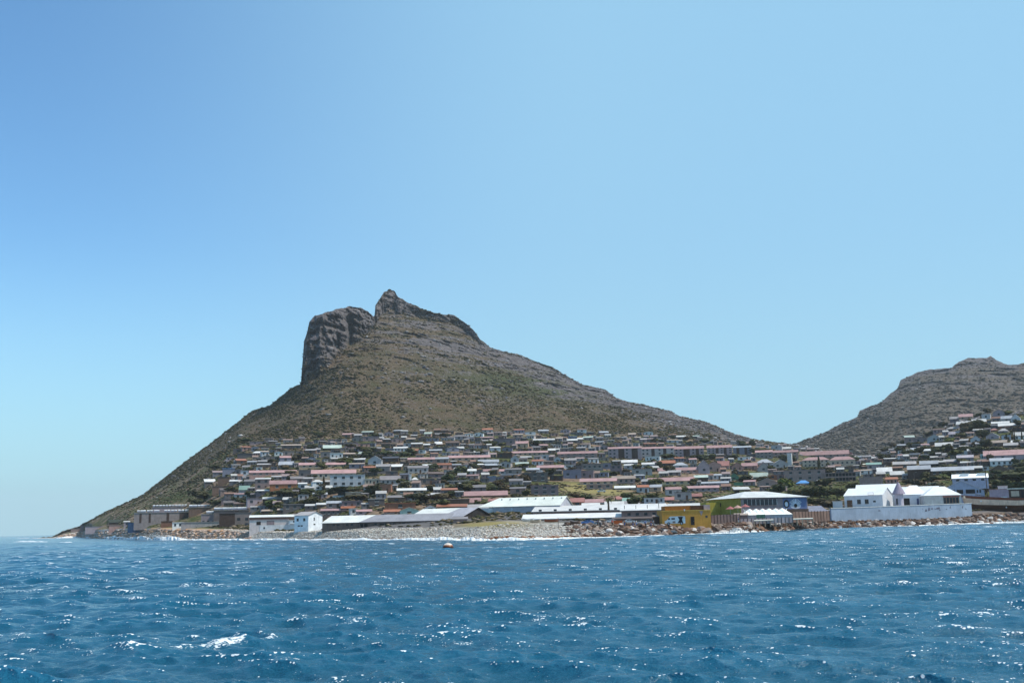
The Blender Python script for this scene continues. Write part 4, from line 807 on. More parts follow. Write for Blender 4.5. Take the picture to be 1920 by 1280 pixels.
# ------------------------------------------------------------------ the hillside town: x0 x1 base eave ridge kind wall roof windows storeys [landmark phrase]
T = """
468 505 833 828 827 flat purple grey 2 1
485 520 841 836 835 flat brown brown 3 1
437 454 849 841 840 flat dgrey pink 1 1
445 473 859 850 849 flat dgrey dgrey 0 1
527 565 842 835 833 mono dgrey tan 3 1
531 552 855 845 844 flat grey tan 2 1
572 592 851 844 842 mono brown lgrey 1 1
490 524 864 856 855 flat grey grey 3 1
484 510 871 865 863 mono dgrey lgrey 2 1
482 508 878 871 869 mono brown lgrey 2 1
522 549 877 871 865 gx grey lblue 2 1
561 650 877 871 867 gx tan pink 7 1 @the upper tan terrace with pink roof
417 440 890 878 877 flat blue blue 0 1
440 451 891 880 879 flat purple grey 1 1
451 466 892 882 881 flat lblue lblue 1 1
480 491 882 876 875 flat white white 1 1
468 556 891 885.5 881.5 gx pink pink 7 1 @the left pink-roofed terrace
560 584 897 881 880 flat grey grey 2 1 @the tall blank grey block
408 430 909 894 893 flat brown dgrey 0 1
384 404 908 903 898.5 mono dgrey white 0 1
430 450 908 902 899.5 mono grey white 1 1
398 448 919 911 910.5 flat brown brown 0 1
478 506 917 898 896 mono mauve white 2 2
506 556 917 907 900.5 gx orange pink 2 1 @the orange-walled house
510 531 899 894 892 mono grey lgrey 2 1
482 502 894 890 888 mono brown lgrey 2 1
545 570 905 897 893 gx grey grey 2 1
559 575 918 907 905 mono lblue white 1 1
586 606 919 903 899 hip white white 1 2
480 508 926 920 918 mono purple white 2 1
464 492 947 934 933 flat lilac grey 2 1 @the lilac block on the grassy bank
493 533 942 935 932 mono dbrown white 2 1
448 467 923 918 911 mono lgrey teal 0 1
415 436 942 935 934 flat purple grey 1 1
531 575 957 945 943.5 flat dgrey lgrey 3 1
490 510 963 958 955.5 mono brown tan 1 1
520 541 962 956 953.5 mono brown tan 1 1
680 710 827 818 817 flat purple dgrey 2 1
648 672 840 829 828 flat purple dgrey 2 1
606 640 843 840 834.5 mono dbrown lteal 1 1
601 619 858 847 846 flat grey grey 1 1
619 643 860 849 848 flat white white 3 1 @the white house with three windows
643 666 858 851 849 mono brown tan 2 1
584 667 897 887 880.5 gx cream pink 8 1 @the lower tan terrace
619 684 913 890 889 flat lblue lblue 4 2 @the big white two-storey house
669 688 890 886 885 flat dgrey dgrey 0 1
684 712 909 898 896 flat cream white 4 1
707 733 923 908 907 flat brick brown 2 1 @the terracotta two-storey house
713 750 909 899 892 gx lgrey grey 4 1
690 715 872 862 854 gf lblue lblue 1 1
705 731 888 874 870 gx grey lgrey 1 1
724 746 893 883 882 flat dgrey grey 1 1
738 764 846 840 838 mono white white 4 1 @the small white house with four windows
723 739 845 840 839 flat blue grey 0 1
755 771 838 831 830 flat lblue lblue 1 1
771 792 839 832 830 mono brown white 2 1
765 815 868 861 857.5 gx pink pink 5 1 @the middle pink terrace
815 841 868 860 857 gx grey lblue 2 1
841 919 864 857.5 853.5 gx tan pink 6 1 @the right tan terrace
794 812 876 873 870.5 mono brown white 1 1
765 803 887 877 873 gx lgrey grey 4 1
745 799 926 919 915 gx tan white 4 1
692 721 949 935 933.5 flat dgrey white 1 2
641 679 952 939 938 flat purple purple 3 1
612 641 953 943 939 gx mauve lblue 2 1
594 613 951 946 943 mono brown white 1 1
640 666 956 952.5 949 gx dgrey rust 1 1
602 657 965 957 953.5 gx dgrey pink 6 1 @the dark house with a long pink roof
657 669 965 953.5 952.5 flat white white 1 1
669 697 964 958.5 955 gx lilac pink 2 1
722 779 955 943 942 flat brick rust 1 1 @the long rust-brown wall
750 785 963 957 951 gf lteal white 1 1
720 750 963 959 955 gx mauve rust 2 1
625 648 935 931.5 929 mono brown white 1 1
621 633 922 917 914 mono lgrey lteal 0 1
925 966 835 822 821 flat purple dgrey 3 1 @the big purple-grey upper block
967 990 839 831 827 gx tan pink 2 1
794 806 838 834 832 mono dgrey white 1 1
816 829 835 832 828 gx rust_ white 1 1
812 838 843 838 837 flat dgrey dgrey 2 1
845 862 856 850 849 flat lgrey lgrey 2 1
932 960 859 849 848 flat dbrown brown 2 1
960 1027 854 848.5 845.5 gx tan pink 7 1 @the middle tan terrace
958 973 867 859 854 gf lblue lblue 1 1
977 997 860 857 855.5 mono brown white 2 1
897 935 870 866 861.5 gx lgrey lblue 2 1
874 893 890 882.5 879 gx lgrey white 2 1
834 854 891 881 880 flat lgrey lgrey 2 1
905 921 888 883 879.5 gx white pink 1 1
934 950 889 883 879.5 gx white pink 1 1
949 978 890 880 877.5 gx grey grey 2 1
915 930 903 893.5 893 flat blue blue 0 1
835 897 908 901 900 flat grey white 5 1
772 784 902 899 894.5 hip white white 1 1
768 771.5 901 889 888 flat white white 0 1
789 815 908 897 896 flat dgrey grey 2 1
980 1027 903 886 885 flat dgrey grey 3 2
867 951 932 928.5 920.5 gx brown pink 0 1 @the long pink roof above the dark gabled shed
835 880 946 935.5 935 flat brown mauve 0 1
880 901 945 941 933.5 gx tan pink 0 1
820 876 954 949.5 945 gx brick rust 2 1
797 817 955 951 946.5 gf white pink 1 1
878 915 957 953 945.5 gx lgrey lgrey 0 1
916 933 945 939 935 gx brick red 1 1
1000 1040 831 825 822.5 mono dgrey white 3 1
1066 1082 827 818 817 flat blue blue 2 1
1064 1083 829.5 825.5 823 mono dgrey white 0 1
1084 1094 826 823 821 mono brown white 1 1
1012 1031 862 852.5 851 flat lblue lblue 1 1
1039 1052 866 860 856 gf lblue white 1 1
1046 1120 859 850 846 gx mauve pink 6 2 @the upper grey-pink terrace
1007 1057 882 876.5 872 gx brown pink 4 1
987 1011 885 880.5 877 gx dgrey lblue 2 1
1090 1131 881 869 868 flat grey grey 4 1
1091 1100 870 868 864 gf teal teal 0 1
1056 1090 897 880.5 880 flat blue purple 2 1
1089 1113 896 882 881 flat purple grey 2 1
1129 1146 879 868 867 flat blue grey 1 1
1145 1166 889 872 871 flat purple grey 2 2
1165 1195 870 866.5 862 gx lgrey white 2 1
1170 1186 880 872.5 870 mono lblue white 1 1
1210 1237 865 855.5 855 flat white white 4 1 @the small white four-windowed block
1236 1266 874 868 863 gx dbrown rust 2 1
1262 1290 877 872 866.5 hip lblue lblue 1 1
1185 1223 890 879 878 flat lgrey lgrey 2 1
1234 1311 886 881.5 876.5 gx pink pink 6 1 @the right pink terrace
1252 1276 891 885 881.5 gx grey lgrey 2 1
1215 1302 909 901.5 895 gx yellow_ pink 6 1 @the long yellowish terrace
1088 1156 909 902 896.5 gx tan pink 5 1 @the tan terrace above the dry field
1100 1149 917 908 907 flat mauve mauve 3 1
1148 1191 907 897 892 gx mauve tan 4 1
1153 1191 918 914.5 910.5 gx grey white 2 1
1031 1055 901 892 891 flat dbrown black_ 3 1
996 1047 928 910 908.5 flat purple purple 3 2 @the purple-grey block left of the dry field
1070 1095 950 940.5 933.5 gx brick red 1 1
1097 1134 946 941.5 935.5 gx lgrey pink 2 1
1092 1124 951 948 943 gx lilac white 0 1
1135 1169 951 947 940 gx lgrey white 0 1
1157 1168 938 935.5 930.5 gx tan red 0 1
1168 1209 943 939.5 933 gx brown teal 2 1
1169 1198 948 944.5 939 gx lgrey lgrey 0 1
1208 1246 944 933.5 932.5 flat lblue white 4 1
1245 1263 941 937 932 gx brick red 1 1
1265 1297 937 922.5 921.5 flat lgrey grey 2 1
1296 1316 934 930 925 gx brown red 1 1
1250 1278 929 917 913 gx lgrey pink 2 1
1289 1348 922 914.5 910.5 gx lilac pink 5 1
1316 1366 910 905.5 902.5 gx blue lblue 3 1
1255 1303 947 939.5 938.5 flat mauve grey 4 1
1310 1331 888 873 862 gf lilac lblue 1 1
1326 1353 884 871 865 gf pink pink 2 1
1346 1367 879 872.5 864 gx mauve red 2 1
1372 1393 881 874.5 866 gf pink red 2 1
1391 1420 880 873 867.5 gx pink pink 2 1
1422 1442 884 876 865.5 gf lgrey red 1 1
1418 1450 873 867 860.5 hip lgrey lblue 2 1
1451 1478 877 869 861 gf lgrey lblue 2 1
1477 1485 874 849 848 flat white white 0 1 @the slim white tower
1417 1449 859 847.5 844 gx grey pink 4 2
1449 1497 859 847.5 844 gx mauve pink 5 2
1466 1483 844 841 837.5 gx dgrey white 1 1
1446 1466 843 834.5 833.5 flat lblue lblue 1 1
1500 1592 858 852 845 gx mauve pink 7 1 @the long pink school roof
1505 1556 876 862 856.5 hip cream pink 6 2 @the cream school wing
1556 1604 873 861.5 855.5 hip cream pink 5 1
1582 1598 853 849.5 844 gf red_ red 0 1
1472 1548 902 881 880 flat mauve purple 4 2 @the long purple-brown block
1392 1411 900 896.5 892 gx brick tan 1 1
1367 1386 900 893.5 887 gf green teal 1 1 @the green-roofed shed
1376 1393 910 904.5 904 flat green green 0 1
1407 1440 898 893.5 886 gx tan lteal 2 1
1440 1458 899 890.5 889 flat orange pink 1 1 @the small orange house
1457 1471 900 890 889 flat mauve pink 1 1
1420 1458 912 903.5 896.5 gf mauve white 1 1
1493 1519 909 905.5 900 hip blue blue 0 1 @the bright blue roof
1533 1553 906 902.5 899.5 mono brown white 1 1
1377 1406 921 917.5 913 mono brown white 1 1
1643 1670 855 850.5 846 gf lilac lblue 1 1
1625 1653 880 870.5 867 gx lilac teal 2 1
1703 1746 898 879.5 872.5 gx dbrown lblue 0 1 @the large dark brown hall
1675 1718 877 870 865 gx brown lgrey 3 1
1725 1761 876 869.5 863.5 gx black_ lblue 1 1
1744 1826 890 881.5 875 gx brown lblue 7 1 @the long brown house with pale blue roof
1645 1673 888 883.5 876 gx lgrey white 1 1
1670 1696 895 889.5 883 gx brown white 2 1
1612 1656 910 894.5 894 flat mauve mauve 0 1
1718 1735 908 902 900.5 mono lilac white 1 1
1743 1762 915 905 904 flat teal lteal 1 1
1697 1716 830 819.5 816.5 mono mauve lteal 1 1
1715 1741 830 821 820 flat purple grey 2 1
1740 1764 827 820 814 gf lblue lilac 1 1
1754 1788 841 835.5 829.5 gx dbrown white 3 1
1798 1824 786 781 776 gx tan pink 2 1
1781 1797 789 785 781 gx purple lgrey 1 1
1793 1819 800 795 790 gx lilac white 2 1
1823 1850 796 790.5 785.5 gx brick white 2 1
1859 1893 797 793.5 790 gx lilac white 2 1
1872 1920 802 797.5 793 gx brick white 3 1
1841 1857 786 776 775 flat lblue grey 1 1
1862 1884 781 773 767 gf lilac grey 1 1
1877 1898 790 784.5 779.5 gx lgrey lblue 1 1
1896 1913 790 784 776 gf lblue lblue 1 1
1773 1798 807 803.5 800 hip purple lgrey 2 1
1798 1813 813 808 802.5 gx brick tan 1 1
1779 1798 820 813.5 809 gx lilac lilac 2 1
1856 1871 809 806 803 hip brick red 1 1
1872 1890 811 807.5 803 hip purple lgrey 1 1
1820 1840 829 823.5 816.5 gf lblue lilac 1 1
1849 1873 823 817.5 811 gf lilac lblue 1 1
1880 1896 825 815.5 814.5 flat lblue lblue 2 1
1902 1921 825 816 810 gx white white 2 1
1860 1888 837 829.5 825 gx brown tan 2 1
1882 1909 840 834.5 830 gx brown lgrey 3 1
1896 1918 833 829 825 gx brown white 2 1
1845 1938 863 852.5 843.5 gx lilac pink 4 1 @the long pink roof at the right edge
1839 1846 863 851 850 flat teal lteal 1 1
1857 1901 873 863.5 858.5 gx white lblue 4 1 @the white house with four windows on the right
1795 1826 867 857.5 853 gx lilac lilac 2 1
1767 1786 857 852.5 849 gx purple lgrey 1 1
1771 1796 869 865 861 gx grey lgrey 1 1
1855 1894 890 880.5 871 gf brown white 1 1 @the brown gabled house on the right
1841 1855 882 874.5 873 flat lblue grey 1 1
1697 1705 868 862 861 flat lblue white 1 1
1800 1816 843 839 835 gx mauve lgrey 1 1
"""
WALL['rust_'] = (.30, .12, .07); WALL['yellow_'] = (.50, .38, .22); WALL['red_'] = (.35, .12, .12); ROOF['black_'] = (.03, .03, .035)
WALL['black_'] = (.03, .03, .035); WALL['lteal'] = (.50, .62, .58); ROOF['purple'] = (.24, .22, .27); ROOF['green'] = (.10, .22, .14); ROOF['rust'] = (.34, .13, .07)
WN = dict(lblue='pale blue', lgrey='pale grey', dgrey='dark grey', dbrown='dark brown', black_='black', yellow_='yellowish', red_='red', rust_='rust', lteal='pale teal', white='white', brick='brick red')
def cn(k): return WN.get(k, k)
TOWN = []
def kindword(w, st, kind, x0, x1, yb, ye):
    if w > 75: return 'long terrace', 'terrace'
    if w > 42: return 'long house', 'house'
    if kind == 'flat' and (yb-ye) > 11: return 'tall flat-topped block', 'block'
    if kind == 'flat': return 'flat-topped house', 'house'
    if kind == 'gf': return 'gable-fronted house', 'house'
    if kind == 'hip': return 'hip-roofed house', 'house'
    if w < 16: return 'small hut', 'hut'
    return ('house' if kind == 'gx' else 'lean-to roofed house'), 'house'
for ln in T.strip().splitlines():
    ph = None
    if '@' in ln: ln, ph = ln.split('@')
    a = ln.split(); x0, x1, yb, ye, yr = map(float, a[:5]); kind, wc, rc = a[5:8]; n, st = int(a[8]), int(a[9])
    kw, cat = kindword(x1-x0, st, kind, x0, x1, yb, ye); D = 9.0 if (x1-x0) > 40 else None
    r = house(x0, x1, yb, ye, yr, kind, wc, rc, n, st, D=D, name=cat.replace(' ', '_'), door=(x1-x0) < 40 and n > 1, yaw=random.uniform(-9, 9) if (x1-x0) < 30 else 0, frame=(x1-x0) > 28 and yb > 855)
    desc = f"{cn(wc)} {kw}" + (f" with {cn(rc)} roof" if kind != 'flat' else (f" with {cn(rc)} roof edge" if rc != wc else '')) + (f" and {['', 'one', 'two', 'three', 'four', 'five', 'six', 'seven', 'eight'][n]} windows" if n > 2 else '')
    TOWN.append((r, (x0+x1)/2, (yb+yr)/2, desc, cat, ph))
    if ph: mark((x0+x1)/2, (yb+yr)/2, ph.strip())
# three-storey flats with dark stair bays
def flats(x0, x1, yb, ye, yr, bays, wall, ph, roof='pink', st=3):
    r = house(x0, x1, yb, ye, yr, 'gx', wall, roof, 0, D=9, name='block_of_flats'); s = ground_d((x0+x1)/2, yb)/F; w = (x1-x0)*s; H = (yb-ye)*s
    for b in bays:
        c = (b-(x0+x1)/2)*s; MB().box(c-1.2, c+1.2, -.08, .01, 0, H*.97).build('stair_bay', wm('dbrown'), r)
    nb = int((x1-x0)/7)
    for i in range(nb):
        c = -w/2+w*(i+.5)/nb
        if min(abs(c-(b-(x0+x1)/2)*s) for b in bays) < 2.4: continue
        for k in range(st): MB().box(c-.7, c+.7, -.05, .01, H/st*k+.9, H/st*k+2.0).build('window', GLASS, r)
    TOWN.append((r, (x0+x1)/2, (yb+yr)/2, f'{cn(wall)} three-storey flats with dark stair bays', 'block of flats', ph)); mark((x0+x1)/2, (yb+yr)/2, ph)
flats(1141, 1203, 860, 840.5, 837.5, (1163, 1168, 1188, 1193), 'lilac', 'the left block of flats')
flats(1203, 1264, 860, 840.5, 837.5, (1225, 1247), 'lgrey', 'the middle block of flats')
flats(1265, 1320, 858, 841, 836.5, (1285, 1291, 1308), 'lilac', 'the right block of flats')
flats(1326, 1373, 852, 839, 834.5, (1345, 1360), 'lilac', 'the fourth block of flats')
flats(1375, 1409, 852, 838.5, 836, (1384, 1399), 'blue', 'the bluish block of flats', 'lblue')
def gallery():
    r = house(1548, 1605, 902, 886, 884.5, 'flat', 'grey', 'mauve', 0, D=10, name='open_fronted_block'); s = ground_d(1576, 902)/F; w = 57*s; H = 16*s
    for k in range(2):
        MB().box(-w/2+.3, w/2-.3, -.06, .01, H/2*k+.4, H/2*(k+1)-.5).build('opening', DARKM, r)
    for i in range(10): c = -w/2+.2+(w-.4)*i/9; MB().box(c-.15, c+.15, -.5, -.065, 0, H).build('column', wm('mauve'), r)
    MB().box(-w/2, w/2, -.55, -.51, H/2-.4, H/2+.3).build('balustrade', wm('mauve'), r)
    TOWN.append((r, 1576, 893, 'two-storey open fronted block with dark galleries', 'block', 'the dark galleried block')); mark(1576, 893, 'the dark galleried block')
gallery()
# small dwellings climbing the upper slope between the larger ones
rg = random.Random(21)
def free(x0, x1, y0, y1, m=1.0):
    for a, b, c, d_, _ in PLACED:
        if x0 < b-m and x1 > a+m and y0 < d_-m and y1 > c+m: return False
    return True
WP = ['grey', 'dgrey', 'brown', 'lgrey', 'purple', 'mauve', 'lilac', 'lblue', 'blue', 'tan', 'white', 'dbrown', 'pink']; RP = ['white', 'lgrey', 'grey', 'lblue', 'tan', 'rust', 'dgrey', 'pink', 'brown', 'lteal']
cnt_ = 0; tries = 0
ZON = [(640, 900, 812, 850, 26), (880, 1340, 808, 848, 40), (430, 640, 842, 905, 14), (640, 1000, 848, 905, 22), (1000, 1420, 850, 925, 26), (1600, 1760, 850, 915, 10), (1640, 1920, 800, 880, 12), (420, 1000, 925, 960, 8)]
for (xa, xb, ya, yb_, num) in ZON:
    k = 0; t_ = 0
    while k < num and t_ < 3000:
        t_ += 1; x = rg.uniform(xa, xb); y = rg.uniform(ya, yb_)
        top = float(np.interp(x, LD[:, 0], LD[:, 1]))
        if y < top-1.5: continue
        if abs(x-1110) < 75 and 902 < y < 934: continue
        g = ground_d(x, y); wpx = rg.uniform(5.5, 11.5)*F/g*0.9; hpx = rg.uniform(2.3, 3.0)*F/g; rp = rg.uniform(.5, 1.3)*F/g
        if not free(x-wpx/2, x+wpx/2, y-hpx-rp, y): continue
        kind = rg.choice(['gx', 'mono', 'mono', 'flat', 'gf', 'gx']); wc = rg.choice(WP); rc = rg.choice(RP) if kind != 'flat' else rg.choice(['grey', 'dgrey', 'lgrey', 'white'])
        up_ = y < 850; n = rg.choice([1, 2, 2, 3]) if wpx > 12 else 1
        nm = 'shack' if up_ else 'house'
        r = house(x-wpx/2, x+wpx/2, y, y-hpx, y-hpx-rp, kind, wc, rc, n, 1, name=nm, door=n > 1, yaw=rg.uniform(-14, 14), D=rg.uniform(4.5, 7.5))
        sh = {'gx': 'ridge-roofed', 'mono': 'slant-roofed', 'flat': 'flat-topped', 'gf': 'gable-fronted'}[kind]
        TOWN.append((r, x, y-hpx/2, f"small {cn(wc)} {sh} {nm} with {cn(rc)} roof", nm, None)); k += 1
print('TOWN', len(TOWN))
# labels: look, then the nearest thing one can find, then what lies on its other side
used = set()
def clip16(s): return ' '.join(s.split()[:16])
def rel(x, y, l):
    dx, dy = x-l[0], y-l[1]
    if abs(dx) > 2.2*abs(dy): return ('right of ' if dx > 0 else 'left of ')+l[2]
    return ('above ' if dy < 0 else 'below ')+l[2]
def longrel(x, y, l):
    dx, dy = x-l[0], y-l[1]; f = 'far ' if abs(dx) > 60 else ''
    if abs(dy) < 4: return f"{f}{'right' if dx > 0 else 'left'} of {l[2]}"
    return f"{'above' if dy < 0 else 'below'} and {f}{'right' if dx > 0 else 'left'} of {l[2]}"
def single_out(r, x, y, desc, cat, self_ph=None, group=None):
    ls = sorted([l for l in LM if l[2] != self_ph], key=lambda l: math.hypot(l[0]-x, 1.8*(l[1]-y)))[:9]
    cands = [f"{desc}, just {rel(x, y, ls[0])}"]+[f"{desc}, {rel(x, y, l)}" for l in ls[1:3]]+[f"{desc}, {longrel(x, y, l)}" for l in ls[:9]]+[f"{desc}, between {a_[2]} and {b_[2]}" for a_ in ls[:6] for b_ in ls[:6] if a_ is not b_ and a_[0] < x < b_[0]]
    for c in cands:
        if len(c.split()) <= 16 and c not in used: used.add(c); tag(r, c, cat, group); return
    c = f"{desc}, {round(x/19.2)} percent across and {round(y/12.8)} percent down the photo"
    if len(c.split()) > 16: c = ' '.join(desc.split()[:7])+f" {round(x/19.2)} percent across, {round(y/12.8)} percent down the photo"
    while c in used: x += 19.2; c = c.replace('percent down', 'percent down',); c = ' '.join(desc.split()[:6])+f" {round(x/19.2,1)} percent across, {round(y/12.8,1)} percent down photo"
    used.add(c); tag(r, c, cat, group)
for (r, x, y, desc, cat, ph) in TOWN: single_out(r, x, y, desc, cat, ph.strip() if ph else None, 'houses of the hillside town')
# ------------------------------------------------------------------ vegetation
def leafmat(name, c0, c1, c2):
    m, nt, b = newmat(name); oc = objc(nt); oi = N(nt, 'ShaderNodeObjectInfo'); v = noise(nt, oc, 1.1, 4, 0.6)
    c = mixc(nt, ramp(nt, v, (0.36, 0), (0.62, 1)), c0, c1); c = mixc(nt, math_(nt, 'MULTIPLY', oi.outputs['Random'], 0.55), c, c2)
    nt.links.new(c, b.inputs['Base Color']); b.inputs['Roughness'].default_value = 0.8; b.inputs['Specular IOR Level'].default_value = 0.2; return m
LEAF = [leafmat('foliage_dark', (.030, .040, .014), (.070, .078, .026), (.060, .045, .024)), leafmat('foliage_olive', (.045, .050, .016), (.095, .095, .030), (.075, .055, .025)),
        leafmat('foliage_brown', (.055, .038, .020), (.11, .075, .038), (.05, .05, .02)), leafmat('foliage_bright', (.06, .085, .015), (.13, .15, .035), (.09, .09, .03))]
BARK = paint('bark', (.10, .07, .05))
def crown_mesh(seed, kind):
    g = np.random.default_rng(seed); blobs = []
    nb = 9 if kind == 'umbrella' else 7
    for i in range(nb):
        a = g.uniform(0, 6.28); q = g.uniform(0, .75) if kind != 'cypress' else 0.05
        z = {'umbrella': g.uniform(.55, .8), 'round': g.uniform(.3, .8), 'cypress': i/nb*.9+.05, 'bush': g.uniform(.15, .6)}[kind]
        rr_ = {'umbrella': (.34, .16), 'round': (.30, .24), 'cypress': (.34*(1-i/nb*.75), .12), 'bush': (.32, .26)}[kind]
        blobs.append((q*.62*math.cos(a)*.9, q*.62*math.sin(a)*.9, z, rr_[0]*g.uniform(.75, 1.15), rr_[1]*g.uniform(.8, 1.2)))
    V = []; Fc = []
    for (x, y, z, r1, r2) in blobs:
        n = 46; d = g.normal(size=(n, 3)); d /= np.linalg.norm(d, axis=1)[:, None]; rad = g.uniform(.72, 1.08, n)[:, None]
        c = np.array([x, y, z])+d*rad*np.array([r1, r1, r2])
        for k in range(n):
            t1 = np.cross(d[k]+g.normal(0, .45, 3), [0.3, .2, 1]); t1 /= np.linalg.norm(t1)+1e-6; t2 = np.cross(d[k], t1); sz = g.uniform(.07, .13)
            i0_ = len(V); 
            for u, w in ((-1, -.6), (1, -.8), (.7, .9), (-.8, .7)): V.append(c[k]+t1*sz*u+t2*sz*w+d[k]*g.uniform(-.03, .03))
            Fc.append((i0_, i0_+1, i0_+2, i0_+3))
        # inner mass so that crowns are not see-through everywhere
        i0_ = len(V)
        for a in range(6): V.append(np.array([x+r1*.62*math.cos(a*1.047), y+r1*.62*math.sin(a*1.047), z]))
        V.append(np.array([x, y, z+r2*.62])); V.append(np.array([x, y, z-r2*.62]))
        for a in range(6): Fc += [(i0_+a, i0_+(a+1) % 6, i0_+6), (i0_+(a+1) % 6, i0_+a, i0_+7)]
    return mesh('crown', V, Fc)
CR = {k: [crown_mesh(s_+i*7, k) for i in range(3)] for s_, k in enumerate(('umbrella', 'round', 'cypress', 'bush'))}
trunk_m = MB()
trunk_m.cone(0, 0, .045, .03, -.35, .45, 7)
for q in range(4): trunk_m.tube((0, 0, .35), (.22*math.cos(q*1.6), .22*math.sin(q*1.6), .62), .015, 5)
TR = mesh('trunk', trunk_m.v, trunk_m.f)
CM = {}
def cmesh(kind, i, mi):
    if (kind, i, mi) not in CM:
        me = CR[kind][i].copy(); me.materials.append(LEAF[mi]); CM[(kind, i, mi)] = me
    return CM[(kind, i, mi)]
TR.materials.append(BARK)
LN = ['dark green', 'olive green', 'brownish', 'bright green']
TREES = []
rt_ = random.Random(5)
def tree(x, yb, wpx, hpx, kind='round', mi=0, d=None):
    if d is None: d = ground_d(x, yb)
    s = d/F; nm = {'umbrella': 'umbrella_tree', 'round': 'tree', 'cypress': 'cypress', 'bush': 'bush'}[kind]
    r = root_at(nm, x, yb, d, rt_.uniform(0, 360), fit=False); i = rt_.randrange(3)
    c = link('crown', cmesh(kind, i, mi), r); c.scale = (wpx*s, wpx*s*rt_.uniform(.8, 1.1), hpx*s)
    if kind != 'bush': t = link('trunk', TR, r); t.scale = (hpx*s*1.3, hpx*s*1.3, hpx*s)
    szw = 'small' if wpx < 9 else ('broad' if wpx > 24 else 'rounded')
    desc = f"{szw} {LN[mi]} {nm.replace('_', ' ')}"
    TREES.append((r, x, yb-hpx/2, desc, {'umbrella_tree': 'tree', 'cypress': 'tree'}.get(nm, nm)))
for ln in """531 934 50 15 umbrella 0|575 928 24 12 umbrella 0|506 951 26 14 round 3|523 953 20 11 bush 1|460 945 18 10 bush 1|447 938 22 10 bush 1|380 938 40 18 round 0|372 946 34 14 bush 0|405 946 24 12 bush 0
460 908 16 11 round 0|607 926 10 34 cypress 2|652 928 54 17 umbrella 0|702 931 34 22 round 0|668 942 44 16 umbrella 2|735 948 14 10 bush 1|786 944 44 20 umbrella 0|772 948 30 14 bush 0|584 945 28 18 bush 1|600 934 22 15 round 0
565 948 20 12 bush 1|655 873 16 12 round 3|668 866 20 14 round 0|688 858 22 13 round 0|700 848 24 10 round 0|725 857 28 12 umbrella 0|743 862 20 12 round 0|660 850 14 9 bush 1|622 840 18 8 bush 1|680 836 16 8 bush 3
865 893 32 20 round 0|852 898 22 14 bush 0|890 880 18 12 round 0|838 905 30 16 round 0|818 892 24 12 round 0|870 905 26 14 bush 0|880 917 36 16 umbrella 0|850 920 34 14 bush 0|815 920 30 14 bush 0|910 920 36 14 bush 1|935 915 26 15 round 2|955 907 24 16 round 2
965 920 30 16 bush 0|900 874 16 10 round 1|940 881 18 9 bush 1|920 891 14 10 round 1|1030 892 22 14 round 0|1040 900 14 10 bush 1|978 880 24 12 umbrella 1|985 905 26 16 round 2|1000 915 22 12 bush 2|970 935 20 14 bush 0|985 930 14 12 round 0
1078 933 24 12 bush 2|1100 935 24 12 bush 0|1065 879 12 8 round 0|1072 881 14 8 bush 2|1120 905 26 10 umbrella 2|1150 891 24 10 bush 1|1175 890 20 12 round 2|1195 903 18 10 bush 0|1228 914 28 18 round 1|1240 920 18 14 bush 0|1282 926 18 14 round 1|1272 936 14 13 round 2
1225 872 16 12 round 0|1237 878 16 14 round 0|1251 864 26 14 umbrella 0|1190 860 16 8 bush 0|1300 864 10 10 round 2|1318 864 24 13 round 0|1337 862 20 12 round 1|1320 833 20 10 umbrella 0|1394 840 18 14 round 0|1411 836 14 12 round 0|1425 856 28 17 umbrella 0|1470 866 18 14 round 0|1490 868 16 13 round 0
1536 880 9 24 cypress 0|1554 879 8 12 round 1|1377 891 12 12 round 2|1408 871 12 7 bush 2|1445 884 16 12 round 0|1465 886 12 10 round 2|1460 930 26 22 round 0|1475 918 28 22 round 3|1498 932 34 20 bush 1|1520 936 34 22 round 0|1545 932 36 22 round 1|1570 938 34 24 umbrella 0|1556 950 30 16 bush 2
1530 945 26 14 bush 2|1440 925 18 12 bush 0|1585 928 26 16 bush 1|1600 915 22 14 bush 1|1585 872 28 12 bush 0|1605 870 16 14 round 0|1620 879 18 10 bush 1|1655 862 20 12 round 1|1670 858 16 10 bush 0|1690 850 24 12 round 1|1705 858 30 15 round 0|1725 848 28 12 bush 1|1740 850 22 14 round 1
1715 838 24 12 bush 1|1755 855 24 14 round 0|1778 848 22 14 round 1|1790 860 24 16 umbrella 1|1810 848 26 12 bush 0|1755 870 22 12 bush 1|1775 880 20 12 bush 1|1748 908 34 16 umbrella 1|1770 898 18 12 bush 3|1735 898 16 14 round 1|1815 812 32 20 round 2|1832 808 36 20 round 0|1845 820 26 14 round 0
1800 820 24 12 bush 1|1783 829 26 12 bush 3|1765 826 18 10 bush 0|1850 842 26 16 round 0|1835 838 24 14 bush 2|1830 852 20 14 round 0|1870 845 24 10 bush 1|1888 830 8 16 cypress 0|1903 826 5 16 cypress 2|1917 828 5 18 cypress 0|1880 856 22 12 umbrella 2|1857 868 14 16 round 2|1905 872 12 12 round 0|1912 800 16 12 round 0
1900 912 60 26 umbrella 0|1880 915 34 20 bush 1|1925 905 50 28 round 0|1905 896 40 20 bush 1|1852 775 16 10 round 2|1835 783 12 8 round 0|1892 778 20 10 bush 1|1760 808 20 10 bush 0|1775 800 24 10 bush 0|1745 815 22 10 bush 1|1700 833 18 10 bush 0|1660 845 20 10 bush 0|1680 838 20 10 bush 2""".replace('\n', '|').split('|'):
    a = ln.split(); tree(float(a[0]), float(a[1]), float(a[2]), float(a[3]), a[4], int(a[5]))
k = 0
